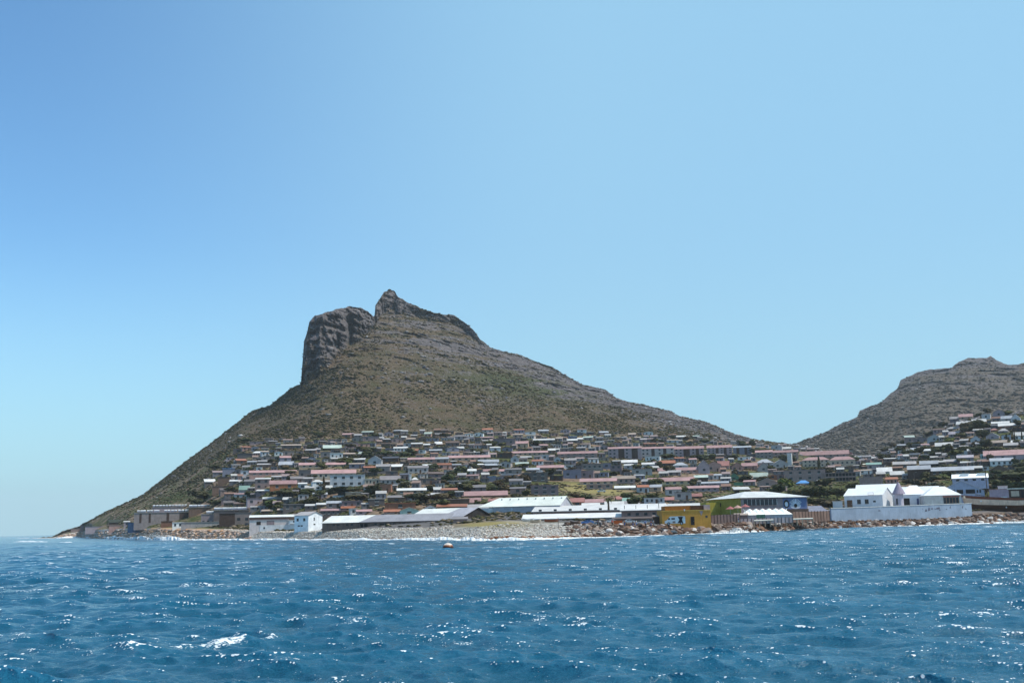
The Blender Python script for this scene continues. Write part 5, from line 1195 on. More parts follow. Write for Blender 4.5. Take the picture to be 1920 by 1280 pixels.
while k < 160:
    x = rt_.uniform(400, 1920); y = rt_.uniform(818, 955); top = float(np.interp(x, LD[:, 0], LD[:, 1]))
    if y < top+1 or (abs(x-1110) < 72 and 900 < y < 934): continue
    if float(np.interp(x, LB[:, 0], LB[:, 1])) < y: continue
    g_d = ground_d(x, y); h = rt_.uniform(2.6, 5.2)*F/g_d; tree(x, y, h*rt_.uniform(1.2, 2.4), h, rt_.choice(['round', 'round', 'bush', 'umbrella', 'bush']), rt_.choice([0, 0, 0, 1, 1, 2])); k += 1
def palm(x, yb, hpx):
    d = 385.0; s = d/F; r = root_at('palm_tree', x, yb, d); h = hpx*s
    MB().cone(0, 0, .4, .22, -1, h*.72, 8).build('trunk', BARK, r); m = MB(); g = random.Random(4)
    for q in range(22):
        a = q*.9; L_ = h*.5*g.uniform(.8, 1.1); up2 = g.uniform(.1, .9); p = Vector((0, 0, h*.72)); prev = [p+Vector((-.25*math.sin(a), .25*math.cos(a), 0)), p+Vector((.25*math.sin(a), -.25*math.cos(a), 0))]
        for t in (0.35, .7, 1.0):
            c = p+Vector((math.cos(a)*L_*t, math.sin(a)*L_*t, L_*(up2*t-1.0*t*t))); wd = .5*(1.05-t); nx = [c+Vector((-wd*math.sin(a), wd*math.cos(a), 0)), c+Vector((wd*math.sin(a), -wd*math.cos(a), 0))]
            m.add([prev[0], prev[1], nx[1], nx[0]], [(0, 1, 2, 3)]); prev = nx
    m.build('crown', LEAF[1], r); tag(r, 'single palm tree between the white roofs behind the long pale shed', 'tree')
palm(1141, 950, 21)
for (r, x, y, desc, cat) in TREES: single_out(r, x, y, desc, cat, None, 'trees and bushes among the houses')

# scrub and loose rock over the mountain, one mesh each
def blob_field(name, pts, size, flat, mat, label, cat, nv=0, seed=1, leaf=False):
    g = np.random.default_rng(seed); n = len(pts)
    base = np.array([[.1, 0, .72], [1, 0, .30], [.3, .95, .22], [-.8, .6, .38], [-.8, -.6, .2], [.3, -.95, .34], [.15, .1, -.6]], float)
    tri = np.array([[0, 1, 2], [0, 2, 3], [0, 3, 4], [0, 4, 5], [0, 5, 1], [6, 2, 1], [6, 3, 2], [6, 4, 3], [6, 5, 4], [6, 1, 5]])
    a = g.uniform(0, 6.28, n); ca, sa = np.cos(a), np.sin(a)
    B_ = base[None]*g.uniform(.65, 1.35, (n, 7, 1)); X = B_[..., 0]*ca[:, None]-B_[..., 1]*sa[:, None]; Y = B_[..., 0]*sa[:, None]+B_[..., 1]*ca[:, None]
    V = np.stack([X, Y, B_[..., 2]*flat], -1)*size[:, None, None]+pts[:, None]
    T_ = (tri[None]+np.arange(n)[:, None, None]*7).reshape(-1, 3)
    me = npmesh(name, V.reshape(-1, 3), T_, smooth=False); fattr(me, 'tone', np.repeat(g.uniform(0, 1, n), 7))
    return tag(link(name, me, mat=mat), label, cat, kind='stuff')
def tonemat(name, stops):
    m, nt, b = newmat(name); nt.links.new(ramp(nt, attr(nt, 'tone'), *stops), b.inputs['Base Color']); b.inputs['Roughness'].default_value = .9; b.inputs['Specular IOR Level'].default_value = .15; return m
def scatter(n, lo, hi, w, seed):
    g = np.random.default_rng(seed); rows_ = g.integers(lo, hi, n*4); cols_ = g.integers(0, NCOL-1, n*4); keep = g.uniform(0, 1, n*4) < w[rows_, cols_]
    # even spread on screen: weight columns by their pitch
    cw = np.gradient(XS); keep &= g.uniform(0, 1, n*4) < np.clip(cw[cols_]/1.6, 0, 1); keep &= XS[cols_] < 2300
    i, j = rows_[keep][:n], cols_[keep][:n]; f = g.uniform(0, 1, (len(i), 1)); q = g.uniform(0, 1, (len(i), 1)); i2 = np.minimum(i+1, NR-1)
    return (P[i, j]*(1-f)+P[i2, j]*f)*(1-q)+(P[i, j+1]*(1-f)+P[i2, j+1]*f)*q, XS[j], YY[i, j]
r4 = sum(cnt[:4]) if not isinstance(cnt, int) else 0
clump = np.clip(fbm(px/45, py/45, pz/45, 3, 91)*2.5+.55, .12, 1)
p_, sx1, sy1 = scatter(26000, r4+14, NR-2, clump*(1-np.clip(rockm, 0, .85)), 4)
gg = np.random.default_rng(8)
blob_field('scrub', p_, gg.uniform(.5, 1.5, len(p_))+np.minimum(gg.pareto(3.5, len(p_))*.6, 1.6), .75, tonemat('scrub_leaves', [(0, (.030, .029, .010)), (.5, (.062, .053, .017)), (.8, (.104, .078, .034)), (1, (.13, .095, .065))]), 'low dark scrub dotted over the mountain side', 'scrub', seed=2)
p_, sx1, sy1 = scatter(15000, r4+4, NR-2, np.clip(.10+rockm*.9+np.exp(-(((X2-820)/120)**2+((YY-690)/60)**2))*.5, 0, 1), 6)
sz = np.minimum(gg.pareto(2.6, len(p_))*.6+.40, 2.8)
_xp = [(770, 640, 2.6), (777, 643, 3.2), (796, 688, 3.4), (801, 692, 2.6), (806, 702, 3.6), (799, 703, 2.4), (791, 716, 3.0), (786, 715, 2.2), (718, 690, 2.2), (716, 694, 2.2), (740, 632, 2.8), (735, 628, 2.0), (696, 707, 2.0), (929, 684, 3.2), (933, 687, 2.6), (925, 681, 2.4), (660, 718, 2.4), (880, 752, 2.4), (903, 752, 2.0), (800, 795, 1.8), (950, 745, 2.0), (1028, 772, 2.2), (1010, 700, 2.6), (730, 720, 2.0), (850, 712, 2.2), (975, 715, 2.4), (1090, 745, 2.4)]
_xq = np.array([at(a, b, ground_d(a, b)-1.0) for a, b, _ in _xp]); p_ = np.concatenate([p_, _xq]); sz = np.concatenate([sz, [c for _, _, c in _xp]])
blob_field('loose_rocks', p_, sz, .7, tonemat('rock_tones', [(0, (.10, .09, .10)), (.5, (.22, .20, .20)), (.85, (.34, .31, .31)), (1, (.52, .50, .50))]), 'pale boulders and broken rock scattered over the mountain side', 'rocks', seed=3)
p_, _, _ = scatter(15000, cnt[0]+cnt[1]+6, r4+20, clump*np.clip((X2 > 200)+0.0, 0, 1), 14)
blob_field('ground_cover', p_, gg.uniform(.3, 1.0, len(p_))+np.minimum(gg.pareto(4, len(p_))*.5, 1.0), .7, tonemat('cover_leaves', [(0, (.022, .026, .010)), (.45, (.060, .055, .020)), (.75, (.12, .09, .045)), (1, (.26, .20, .15))]), 'weeds, shrubs and rubble between the houses', 'undergrowth', seed=5)
hsel = np.random.default_rng(9); ii = hsel.integers(20, nh-1, 9000); jj = hsel.integers(0, len(XH), 9000); ok = XH[jj] < 2200
ph_ = Ph[ii[ok], jj[ok]]; blob_field('hill_scrub', ph_, hsel.uniform(1.0, 3.6, ok.sum()), .6, tonemat('hill_scrub_leaves', [(0, (.060, .054, .036)), (.6, (.090, .078, .056)), (.90, (.13, .11, .09)), (1, (.46, .42, .38))]), 'scrub and pale stones dotted over the far right hill', 'scrub', seed=6)

def far_huts():
    g = random.Random(77); V = []; Fc = []; col = []; made = 0; tries = 0; boxes = [(a, b, c, d_) for a, b, c, d_, _ in PLACED]
    zones = [(385, 700, 826, 915, 78), (640, 980, 812, 905, 120), (960, 1480, 812, 925, 190), (1480, 1700, 845, 905, 40), (1650, 1925, 790, 885, 50), (420, 900, 900, 958, 45)]
    WC_ = [(.20, .19, .21), (.13, .12, .14), (.17, .11, .08), (.30, .27, .28), (.24, .18, .17), (.34, .27, .22), (.42, .41, .42), (.28, .20, .20), (.10, .07, .05), (.22, .22, .27)]
    RC_ = [(.30, .20, .17), (.38, .37, .38), (.20, .19, .20), (.50, .49, .48), (.26, .14, .10), (.12, .11, .12), (.34, .25, .25), (.58, .58, .57)]
    for (xa, xb, ya, yb_, num) in zones:
        k = 0; t_ = 0
        while k < num and t_ < 4000:
            t_ += 1; x = g.uniform(xa, xb); y = g.uniform(ya, yb_)
            if y < float(np.interp(x, LD[:, 0], LD[:, 1]))-1 or (abs(x-1110) < 75 and 900 < y < 934): continue
            if x < 478-(y-830)*1.25+g.uniform(0, 30) or g.random() > (y-float(np.interp(x, LD[:, 0], LD[:, 1])))/18+.22: continue
            gd = ground_d(x, y); w = g.uniform(3.0, 7.5); h = g.uniform(2.0, 2.9); D = g.uniform(3, 6); q = F/gd; bx = (x-w*q/2, x+w*q/2, y-(h+.5)*q, y)
            if any(bx[0] < b-3 and bx[1] > a+3 and bx[2] < d_-1.6 and bx[3] > c+1.6 for a, b, c, d_ in boxes): continue
            boxes.append(bx); p = at(x, y, gd); A = math.atan2(p[0], p[1])-math.radians(g.uniform(-16, 16)); ca, sa = math.cos(A), math.sin(A); r_ = g.choice([.15, .5, .9, 1.3]); m = MB()
            if r_ > .6: m.gabx(-w/2, w/2, 0, D, -1.5, h, h+r_)
            else: m.add([(-w/2, 0, -1.5), (w/2, 0, -1.5), (w/2, D, -1.5), (-w/2, D, -1.5), (-w/2, 0, h), (w/2, 0, h), (w/2, D, h+r_), (-w/2, D, h+r_)], [(3, 2, 1, 0), (4, 5, 6, 7), (0, 1, 5, 4), (1, 2, 6, 5), (2, 3, 7, 6), (3, 0, 4, 7)])
            z = h+.02; o = .3; y1 = D/2 if r_ > .6 else D; z1 = h+r_+.12; nwall = len(m.f)
            m.slab([(-w/2-o, -o, h+.08), (w/2+o, -o, h+.08), (w/2+o, y1, z1), (-w/2-o, y1, z1)], .1); nroof = len(m.f)
            m.box(-w*.25-.4, -w*.25+.4, -.04, .01, 1.0, 1.7); m.box(w*.2-.4, w*.2+.4, -.04, .01, 0, 1.9)
            wc_, rc_ = g.choice(WC_), g.choice(RC_); n0 = len(V)
            V += [(p[0]+a*ca+b*sa, p[1]-a*sa+b*ca, p[2]+c) for a, b, c in m.v]
            for i, f in enumerate(m.f): Fc.append(tuple(n0+v for v in f)); col.append(wc_ if i < nwall else (rc_ if i < nroof else (.03, .03, .03)))
            k += 1
    me = mesh('small_dwellings', V, Fc); at_ = me.attributes.new('paint', 'FLOAT_COLOR', 'FACE'); at_.data.foreach_set('color', np.array([(*c, 1) for c in col], np.float32).ravel())
    m, nt, b = newmat('small_dwelling_paint'); a_ = N(nt, 'ShaderNodeAttribute', attribute_name='paint'); nt.links.new(mixc(nt, math_(nt, 'MULTIPLY', noise(nt, geo(nt), .8, 4, .6), .6), a_.outputs['Color'], (.10, .08, .07)), b.inputs['Base Color']); b.inputs['Roughness'].default_value = .85
    tag(link('small_dwellings', me, mat=m), 'crowd of tiny grey and brown dwellings packed between the larger houses', 'dwellings', kind='stuff')
far_huts()
# ------------------------------------------------------------------ beach stones, boulders, surf
def beach_pts(n, xa, xb, ta, tb, seed):
    g = np.random.default_rng(seed); out = []; x = g.uniform(xa, xb, n); t = g.uniform(ta, tb, n)
    j = np.clip(np.searchsorted(XS, x), 0, NCOL-1); r_i = cnt[0]+t*cnt[1]; i = np.floor(r_i).astype(int); f = (r_i-i)[:, None]
    return P[i, j]*(1-f)+P[i+1, j]*f, x, t
ptsb, xb_, tb_ = beach_pts(15000, 420, 1180, 0, 1.35, 21)
mpb = tonemat('pebble_tones', [(0, (.20, .15, .12)), (.25, (.47, .41, .35)), (.7, (.68, .62, .54)), (.93, (.82, .78, .72)), (1, (.30, .16, .10))])
keepb = ~((xb_ > 850) & (tb_ > .9)); blob_field('pebbles', ptsb[keepb], np.random.default_rng(2).uniform(.12, .45, keepb.sum()), .6, mpb, 'pale grey and white cobbles of the beach below the long shed', 'pebbles', seed=7)
ptsk, xk, tk = beach_pts(2600, 560, 1250, -.02, .22, 22)
blob_field('kelp_stones', ptsk, np.random.default_rng(3).uniform(.25, .6, len(ptsk)), .6, tonemat('kelp_tones', [(0, (.07, .025, .012)), (.6, (.26, .11, .05)), (1, (.40, .24, .15))]), 'wet rust brown stones along the waterline of the cobble beach', 'stones', seed=8)
ptsl, xl, tl = beach_pts(1900, 108, 470, 0, .85, 23)
blob_field('shore_rocks', ptsl, np.random.default_rng(4).uniform(.4, 1.7, len(ptsl))*np.clip(1.5-xl/600, .5, 1.4), .55, tonemat('shore_rock_tones', [(0, (.26, .17, .13)), (.4, (.46, .33, .26)), (.7, (.60, .50, .44)), (.9, (.56, .33, .18)), (1, (.40, .18, .08))]), 'tan and grey rocks along the shore of the left point', 'rocks', seed=9)
def boulder_mesh(seed):
    g = random.Random(seed); bm_ = MB(); import bmesh as _b
    b = _b.new(); _b.ops.create_icosphere(b, subdivisions=2, radius=1.0)
    cuts = [(Vector((g.uniform(-1, 1), g.uniform(-1, 1), g.uniform(-1, 1))).normalized(), g.uniform(.45, .8)) for _ in range(9)]
    for v in b.verts:
        for nrm, c in cuts:
            q = v.co.dot(nrm)
            if q > c: v.co -= nrm*(q-c)
        v.co *= g.uniform(.96, 1.04)
    me = bpy.data.meshes.new('boulder'); b.to_mesh(me); b.free(); return me
def rockmat(name, a_, b_):
    m, nt, b = newmat(name); oc = objc(nt); oi = N(nt, 'ShaderNodeObjectInfo'); v = noise(nt, oc, 1.6, 5, .65)
    c = mixc(nt, ramp(nt, v, (.35, 0), (.65, 1)), tuple(q*.6 for q in a_), a_); c = mixc(nt, oi.outputs['Random'], c, b_); nt.links.new(c, b.inputs['Base Color']); b.inputs['Roughness'].default_value = .85; bump(nt, b, v, .8, .2); return m
RM = [rockmat('boulder_brown', (.12, .08, .06), (.28, .21, .175)), rockmat('boulder_pale', (.42, .37, .34), (.62, .58, .55)), rockmat('boulder_rust', (.085, .042, .027), (.19, .105, .068))]
BMs = []
for i in range(8):
    for k_ in range(3):
        me = boulder_mesh(i*3+k_); me.materials.append(RM[k_]); BMs.append((me, k_))
gb = random.Random(17); GN = 'boulders of the rock armour along the shore'
def armour_pt(x, t, lift=0.0):
    j = int(np.clip(np.searchsorted(XS, x), 0, NCOL-1)); r_i = cnt[0]+t*cnt[1]; i = int(r_i); f = r_i-i; return Vector(P[i, j]*(1-f)+P[i+1, j]*f)+Vector((0, 0, lift))
BW = [(1090, 'below the small brown boat'), (1112, 'below the blue car'), (1135, 'below the white car'), (1159, 'below the orange skip'), (1182, 'just right of the orange skip'), (1205, 'below the white hatchback'), (1232, 'below the brown plank hut'), (1262, 'below the white van'), (1295, 'below the yellow building door'), (1328, 'below the yellow building corner'), (1360, 'below the mauve fence'), (1395, 'left below the marquee'), (1437, 'below the middle of the marquee'), (1480, 'right below the marquee'), (1525, 'below the grey pavilion'), (1560, 'at the left seawall corner'), (1600, 'below the brown door house'), (1640, 'below the white gable'), (1687, 'below the conical turret'), (1725, 'below the verandah house'), (1770, 'below the wide white hall'), (1812, 'at the right seawall end'), (1850, 'below the trawler mast'), (1895, 'below the trawler wheelhouse')]
for i in range(285):
    x = 1075+(1925-1075)*((i+gb.random())/285); t = gb.uniform(0.0, .95 if x < 1550 or x > 1825 else .62); me, k_ = BMs[gb.randrange(len(BMs))]
    if k_ == 1 and gb.random() < .45: me, k_ = BMs[gb.choice([0, 2, 3, 5, 6])]
    p = armour_pt(x, t, .15); r = link('boulder', me, loc=p); sc = gb.uniform(.75, 1.55)*(.75+.35*min(1, (x-1075)/300)); r.scale = (sc*gb.uniform(.9, 1.6), sc, sc*gb.uniform(.55, .9)); r.rotation_euler = (gb.uniform(-.5, .5), gb.uniform(-.5, .5), gb.uniform(0, 6.28)); sw = 'large' if sc > 1.15 else 'small'; tw = 'upper' if t > .5 else 'lower'; w_ = min(BW, key=lambda q: abs(q[0]-x))[1]; tag(r, f"{sw} {('brown', 'pale', 'rust red')[k_]} boulder in the {tw} rock armour {w_}", 'boulder', GN)
ptsa, xa_, ta_ = beach_pts(3800, 1060, 2300, -.03, 1.05, 25)
blob_field('rubble', ptsa, np.random.default_rng(6).uniform(.3, 1.05, len(ptsa)), .6, tonemat('rubble_tones', [(0, (.03, .017, .012)), (.45, (.13, .078, .055)), (.8, (.30, .22, .18)), (1, (.62, .58, .55))]), 'smaller brown rubble filling the shore rock armour', 'rubble', seed=11)
# concrete block on the armour
r = root_at('concrete_block', 1569, 992, ground_d(1569, 990)); MB().box(-1.9, 1.9, 0, 1.8, -.3, 1.2).build('slab', wm('white'), r); MB().cone(-.9, -.02, .25, .25, .4, .9, 8).build('hole', DARKM, r); tag(r, 'white concrete block with a dark hole at the water below the seawall corner', 'concrete block')
SHI = cnt[0]
def surf():
    g = np.random.default_rng(12); V = []; T_ = []
    xs = np.arange(104, 1960, 1.1); j = np.clip(np.searchsorted(XS, xs), 0, NCOL-1); S0 = P[SHI, j]
    n1_ = fbm(xs/26, xs*0, xs*0+2, 3, 71); n2_ = fbm(xs/5, xs*0, xs*0+5, 3, 72)
    amp = np.interp(xs, [104, 120, 200, 215, 235, 260, 285, 325, 345, 420, 560, 700, 820, 860, 1000, 1040, 1100, 1180, 1250, 1330, 1360, 1420, 1450, 1560, 1700, 1830, 1880, 1960], [1.3, 2.4, 2.2, 3.4, 2.2, 2.4, 3.6, 3.0, 1.3, .9, .9, 1.0, 1.3, 1.4, 1.3, .9, .3, .25, .3, .4, 1.0, 1.0, .25, .2, .35, .7, .8, .8])
    hgt = np.clip(amp*.8*(.70+n1_*.5+n2_*.22), .02, None); gap = (n1_+.25 > -.35*np.sign(amp-.45)) 
    rowsv = []
    for kk, (dd, hh) in enumerate(((-3.2, -.06), (-2.2, .22), (-1.1, .8), (-.2, 1.0), (1.2, .75), (3.5, -.1))):
        q = S0.copy(); r0_ = np.hypot(q[:, 0], q[:, 1]); jitd = fbm(xs/4, xs*0+kk*3.1, xs*0, 2, 74)*.8
        wid = np.clip(amp*1.3, .6, 2.5); q[:, :2] *= ((r0_+(dd+jitd)*wid)/r0_)[:, None]; q[:, 2] = hgt*hh*(1+.12*fbm(xs/3, xs*0+kk*7.7, xs*0, 2, 75)) if hh > 0 else hh; rowsv.append(q)
    Vv = np.array(rowsv); me = npmesh('surf', Vv.reshape(-1, 3), gridq(6, len(xs)))
    m, nt, b = newmat('surf_foam'); v = noise(nt, geo(nt), 2.2, 5, .7); nt.links.new(ramp(nt, v, (.3, (.62, .70, .74)), (.6, (.86, .88, .88))), b.inputs['Base Color']); b.inputs['Roughness'].default_value = .9; bump(nt, b, v, 1.0, .4)
    tag(link('surf', me, mat=m), 'white breaking surf along the shoreline', 'surf', kind='stuff')
    # thrown spray at the point, many small drops in tight bursts
    P_ = []; S_ = []
    for (xc, w, h, n) in ((228, 16, 1.8, 700), (290, 24, 3.4, 1500), (312, 12, 2.6, 600), (268, 10, 1.8, 300), (130, 20, 1.6, 400), (1376, 12, 1.4, 400), (1395, 20, .9, 300), (1895, 30, 1.0, 300)):
        x = g.normal(xc, w*.55, n); jj_ = np.clip(np.searchsorted(XS, x), 0, NCOL-1); q = P[SHI, jj_].copy(); r0_ = np.hypot(q[:, 0], q[:, 1]); q[:, :2] *= ((r0_+g.uniform(-2.5, 3, n))/r0_)[:, None]
        q[:, 2] = np.abs(g.normal(0, .42, n))*h*np.exp(-((x-xc)/w)**2)+.1; P_.append(q); S_.append(g.uniform(.08, .24, n))
    blob_field('spray', np.concatenate(P_), np.concatenate(S_), .9, m, 'white spray thrown up where waves hit the rocks', 'spray', seed=13)
surf()
def offshore():
    g = np.random.default_rng(31); m = bpy.data.materials['surf_foam']; rows_ = []
    def ridge(xa, xb, y, h, sd):
        xs = np.arange(xa, xb, .8); d = CAMH*F/(y-(1004-.0229*xs)); q = at(xs, np.full(len(xs), y), d); e = np.sin(np.pi*(xs-xa)/(xb-xa))**.5; n_ = fbm(xs/7, xs*0, xs*0, 3, sd); R_ = []
        for dd, hh in ((-4, -.1), (-2, .4), (0, 1), (2, .8), (6, -.1)):
            p = q.copy(); r0_ = np.hypot(p[:, 0], p[:, 1]); p[:, :2] *= ((r0_+dd*(1+n_))/r0_)[:, None]; p[:, 2] = np.where(hh > 0, h*hh*e*(.7+n_*.7), -.1); R_.append(p)
        R_ = np.array(R_); return npmesh('breaker', R_.reshape(-1, 3), gridq(5, len(xs)))
    for i, (xa, xb, y, h, lb) in enumerate(((30, 82, 1008.5, .9, 'far white breaker at the left edge of the sea'), (24, 90, 1014, .7, 'nearer white breaker off the left point'), (112, 136, 1015, .5, 'short white breaker close below the rocky tip'))):
        tag(link('breaker', ridge(xa, xb, y, h, 80+i), mat=m), lb, 'breaking wave', kind='stuff')
offshore()

# ------------------------------------------------------------------ buoy, vehicles, boats, people
def buoy():
    d = CAMH*F/(1027-(1004-.0229*840)); r = root_at('buoy', 840, 1027, d); r.location.z = -.35; R_ = 10.5*d/F
    def band(a0, a1, n=16, m_=5):
        V = [(R_*math.cos(math.radians(a0+(a1-a0)*k_/m_))*math.cos(q*2*PI/n), R_*math.cos(math.radians(a0+(a1-a0)*k_/m_))*math.sin(q*2*PI/n), .35+R_*.98*math.sin(math.radians(a0+(a1-a0)*k_/m_))+.05) for k_ in range(m_+1) for q in range(n)]
        return mesh('band', V, [(k_*n+q, k_*n+(q+1) % n, (k_+1)*n+(q+1) % n, (k_+1)*n+q) for k_ in range(m_) for q in range(n)], True)
    link('float_base', band(-50, 24), r, paint('buoy_dark', (.035, .012, .008), rough=.4)); link('float_stripe', band(24, 40), r, paint('buoy_rust', (.32, .10, .03), rough=.4)); link('float_cap', band(40, 90), r, paint('buoy_pale', (.78, .68, .60), rough=.4))
    MB().tube((-.12, 0, .35+R_), (-.12, 0, .6+R_), .04).tube((.12, 0, .35+R_), (.12, 0, .6+R_), .04).tube((-.12, 0, .6+R_), (.12, 0, .6+R_), .04).build('lifting_eye', METAL, r)
    tag(r, 'round mooring buoy with pale cap and dark rusty base floating off the beach', 'buoy')
buoy()
def car(x, yb, wpx, body, label, cat='car', van=False, d=None, face=-1, name='parked_car'):
    if d is None: d = ground_d(x, yb)
    s = d/F; L_ = wpx*s; r = root_at(name, x, yb, d); H = L_*(.40 if van else .34); f = face
    prof = [(-.5, .10), (-.5, .20), (-.47, .23), (-.28, .26), (-.18, .37), (.16, .38), (.33, .28), (.47, .26), (.5, .12)] if not van else [(-.5, .08), (-.5, .20), (-.40, .24), (-.27, .39), (-.2, .42), (.47, .42), (.5, .38), (.5, .08)]
    pts = [(-f*a*-1*L_ if f > 0 else a*L_, b*L_) for a, b in prof]
    if f > 0: pts = [(-a*L_, b*L_) for a, b in prof][::-1]
    W_ = 1.75; k = len(pts); m = MB(); m.add([(a, 0, b) for a, b in pts]+[(a, W_, b) for a, b in pts], [tuple(range(k-1, -1, -1)), tuple(range(k, 2*k))]+[(i, (i+1) % k, k+(i+1) % k, k+i) for i in range(k)])
    m.build('body', body, r); sg_ = -1 if f < 0 else 1
    g_ = MB()
    for a0, a1 in (((-.25, -.03), (.0, .20)) if not van else ((-.34, -.24), (-.17, .0))):
        q = sorted((a0*L_*-sg_, a1*L_*-sg_)); g_.box(q[0], q[1], -.03, .01, L_*.265, L_*.345)
    g_.build('side_windows', GLASS, r)
    for a in (-.31, .31): w_ = MB().tube((a*L_, -.05, L_*.075), (a*L_, .2, L_*.075), L_*.075, 12).tube((a*L_, W_-.2, L_*.075), (a*L_, W_+.05, L_*.075), L_*.075, 12).build('wheel', paint('tyre', (.02, .02, .02)), r); MB().tube((a*L_, -.09, L_*.075), (a*L_, -.055, L_*.075), L_*.04, 10).build('rim', METAL, w_)
    tag(r, label, cat, 'vehicles parked behind the boulders'); return r, L_
CW = paint('car_white', (.75, .75, .76), rough=.3, dirt=.1); CB = paint('car_blue', (.10, .22, .50), rough=.3, dirt=.1); CO = paint('car_orange', (.75, .16, .04), rough=.4); CR_ = paint('car_silver', (.5, .52, .55), rough=.3); CD = paint('car_red', (.40, .05, .04), rough=.3)
dv = 311.0; v_, L_ = car(1266, 984, 38, CW, 'white van with dark side graphics parked in front of the yellow building', 'van', True, dv, -1, 'parked_van')
MB().plate([(L_*.12, L_*.10), (L_*.22, L_*.25), (L_*.14, L_*.40), (L_*.40, L_*.40), (L_*.34, L_*.25), (L_*.40, L_*.10)], -.005, .03).build('side_graphic', DARKM, v_); MB().plate([(-.12*L_, .1*L_), (.02*L_, .1*L_), (.02*L_, .19*L_), (-.12*L_, .19*L_)], -.005, .03).build('side_graphic', wm('mauve'), v_)
car(1102, 983, 24, CB, 'blue car with white roof at the left end of the parked vehicles', face=-1); car(1120, 984, 17, CR_, 'silver car just right of the blue car behind the boulders', face=1)
car(1146, 980, 20, CW, 'white car behind the people left of the orange skip'); car(1180, 981, 22, CW, 'white car just right of the orange skip', face=1); car(1204, 983, 19, CW, 'white hatchback left of the dark brown plank hut'); car(1216, 980, 18, CR_, 'silver car nearest the dark brown plank hut', face=1)
for x, y, c_, l in ((711, 928, CW, 'white car parked among trees below the terracotta house'), (842, 905, CD, 'red car beside the grey complex in mid town'), (492, 924, CW, 'white car on the street below the orange-walled house'), (455, 924, CW, 'white car parked left below the orange-walled house'), (1012, 886, CW, 'white car beside the dark tree in mid town'), (1128, 923, CW, 'white car at the top edge of the dry field'), (1756, 851, CW, 'white car on the green slope of the right hill'), (1752, 853, CR_, 'silver car next to the white car on the right slope')): car(x, y, 4.4*F/ground_d(x, y), c_, l)
r = root_at('skip', 1159, 984, 318); s = 318/F
MB().add([(-7*s, 0, .2), (7*s, 0, .2), (7*s, 1.8, .2), (-7*s, 1.8, .2), (-9*s, -.2, 1.35), (9*s, -.2, 1.35), (9*s, 2, 1.35), (-9*s, 2, 1.35)], [(3, 2, 1, 0), (0, 1, 5, 4), (1, 2, 6, 5), (2, 3, 7, 6), (3, 0, 4, 7), (4, 5, 6, 7)]).build('bin', CO, r); MB().box(-9.3*s, 9.3*s, -.27, -.21, 1.25, 1.4).build('rim', wm('rust_'), r); tag(r, 'orange skip among the parked cars behind the boulders', 'skip')
def rowboat(x, yb, wpx, hull, label):
    d = ground_d(x, yb); s = d/F; r = root_at('small_boat', x, yb, d, random.uniform(-8, 8)); L_ = wpx*s; n = 10; m = MB(); V = []
    for k_ in range(3):
        for i in range(n+1):
            t = i/n; hb = .75*math.sin(PI*min(t*.62+.38, 1)**1.0)**.6 if t < 1 else .02; z = (.12+.1*(2*t-1)**2, .5, .85+.25*(2*t-1)**2)[k_]; V.append((-L_/2+L_*t, 1-hb*(.35, .85, 1)[k_], z))
    nn = n+1; m.add(V, [(k_*nn+i, k_*nn+i+1, (k_+1)*nn+i+1, (k_+1)*nn+i) for k_ in range(2) for i in range(n)])
    V2 = [(a, 2-b, c) for a, b, c in V]; m.add(V2, [(k_*nn+i+1, k_*nn+i, (k_+1)*nn+i, (k_+1)*nn+i+1) for k_ in range(2) for i in range(n)])
    m.add([V[0], V[nn], V[2*nn], V2[2*nn], V2[nn], V2[0]], [(0, 1, 2, 3, 4, 5)]); m.build('hull', hull, r); dk = MB()
    for t in (.25, .5, .75): dk.box(-L_/2+L_*t-.12, -L_/2+L_*t+.12, .45, 1.55, .62, .7)
    dk.build('thwarts', wm('brown'), r); tag(r, label, 'boat', 'small boats on the grass bank')
rowboat(990, 978, 22, wm('white'), 'white rowing boat on grass at the left of the small boats'); rowboat(1004, 980, 20, wm('cream'), 'cream rowing boat second from the left on the grass bank'); rowboat(1034, 979, 26, paint('boat_rust', (.3, .1, .05)), 'long rust brown boat in front of the low white-roofed shed'); rowboat(1078, 983, 18, wm('brown'), 'short brown boat just left of the blue car')
def pole(x, yb, hpx, d, label, lamp=True):
    r = root_at('street_lamp' if lamp else 'utility_pole', x, yb, d); s = d/F; h = hpx*s; MB().cone(0, 0, .12, .07, -.5, h, 7).build('pole', wm('dgrey'), r)
    if lamp: a_ = MB().tube((0, 0, h), (1.0, 0, h+.15), .05).build('arm', wm('dgrey'), r); MB().box(.8, 1.4, -.1, .1, h+.08, h+.2).build('lamp_head', METAL, r)
    else: MB().box(-.9, .9, -.06, .06, h-.6, h-.45).build('crossarm', wm('brown'), r)
    tag(r, label, 'street lamp' if lamp else 'utility pole')
for x, yb, h, d, lb, lm_ in ((1652, 915, 24, 520, 'thin dark pole behind the white gabled house roof', False), (1047, 995, 24, 308, 'thin red-brown pole standing on the cobble beach', False), (1855, 872, 24, 640, 'lamp post left of the white four-windowed house on the right', True), (1235, 948, 11, 400, 'short pole on the very long pale roof', False), (1715, 905, 18, 560, 'lamp post below the large dark brown hall', True),
    (553, 866, 12, 800, 'street lamp left of the upper tan terrace', True), (712, 866, 14, 800, 'tall lamp among the pale blue gabled houses', True), (1099, 852, 14, 1000, 'lamp post above the upper grey-pink terrace', True), (1473, 838, 8, 1200, 'pole on the saddle left of the slim tower', False), (1482, 838, 8, 1200, 'pole on the saddle above the slim tower', False), (1433, 835, 7, 1220, 'pole on the ridge line left of the saddle', False)):
    pole(x, yb, h, d if d < 600 and yb > 900 else ground_d(x, yb), lb, lm_)
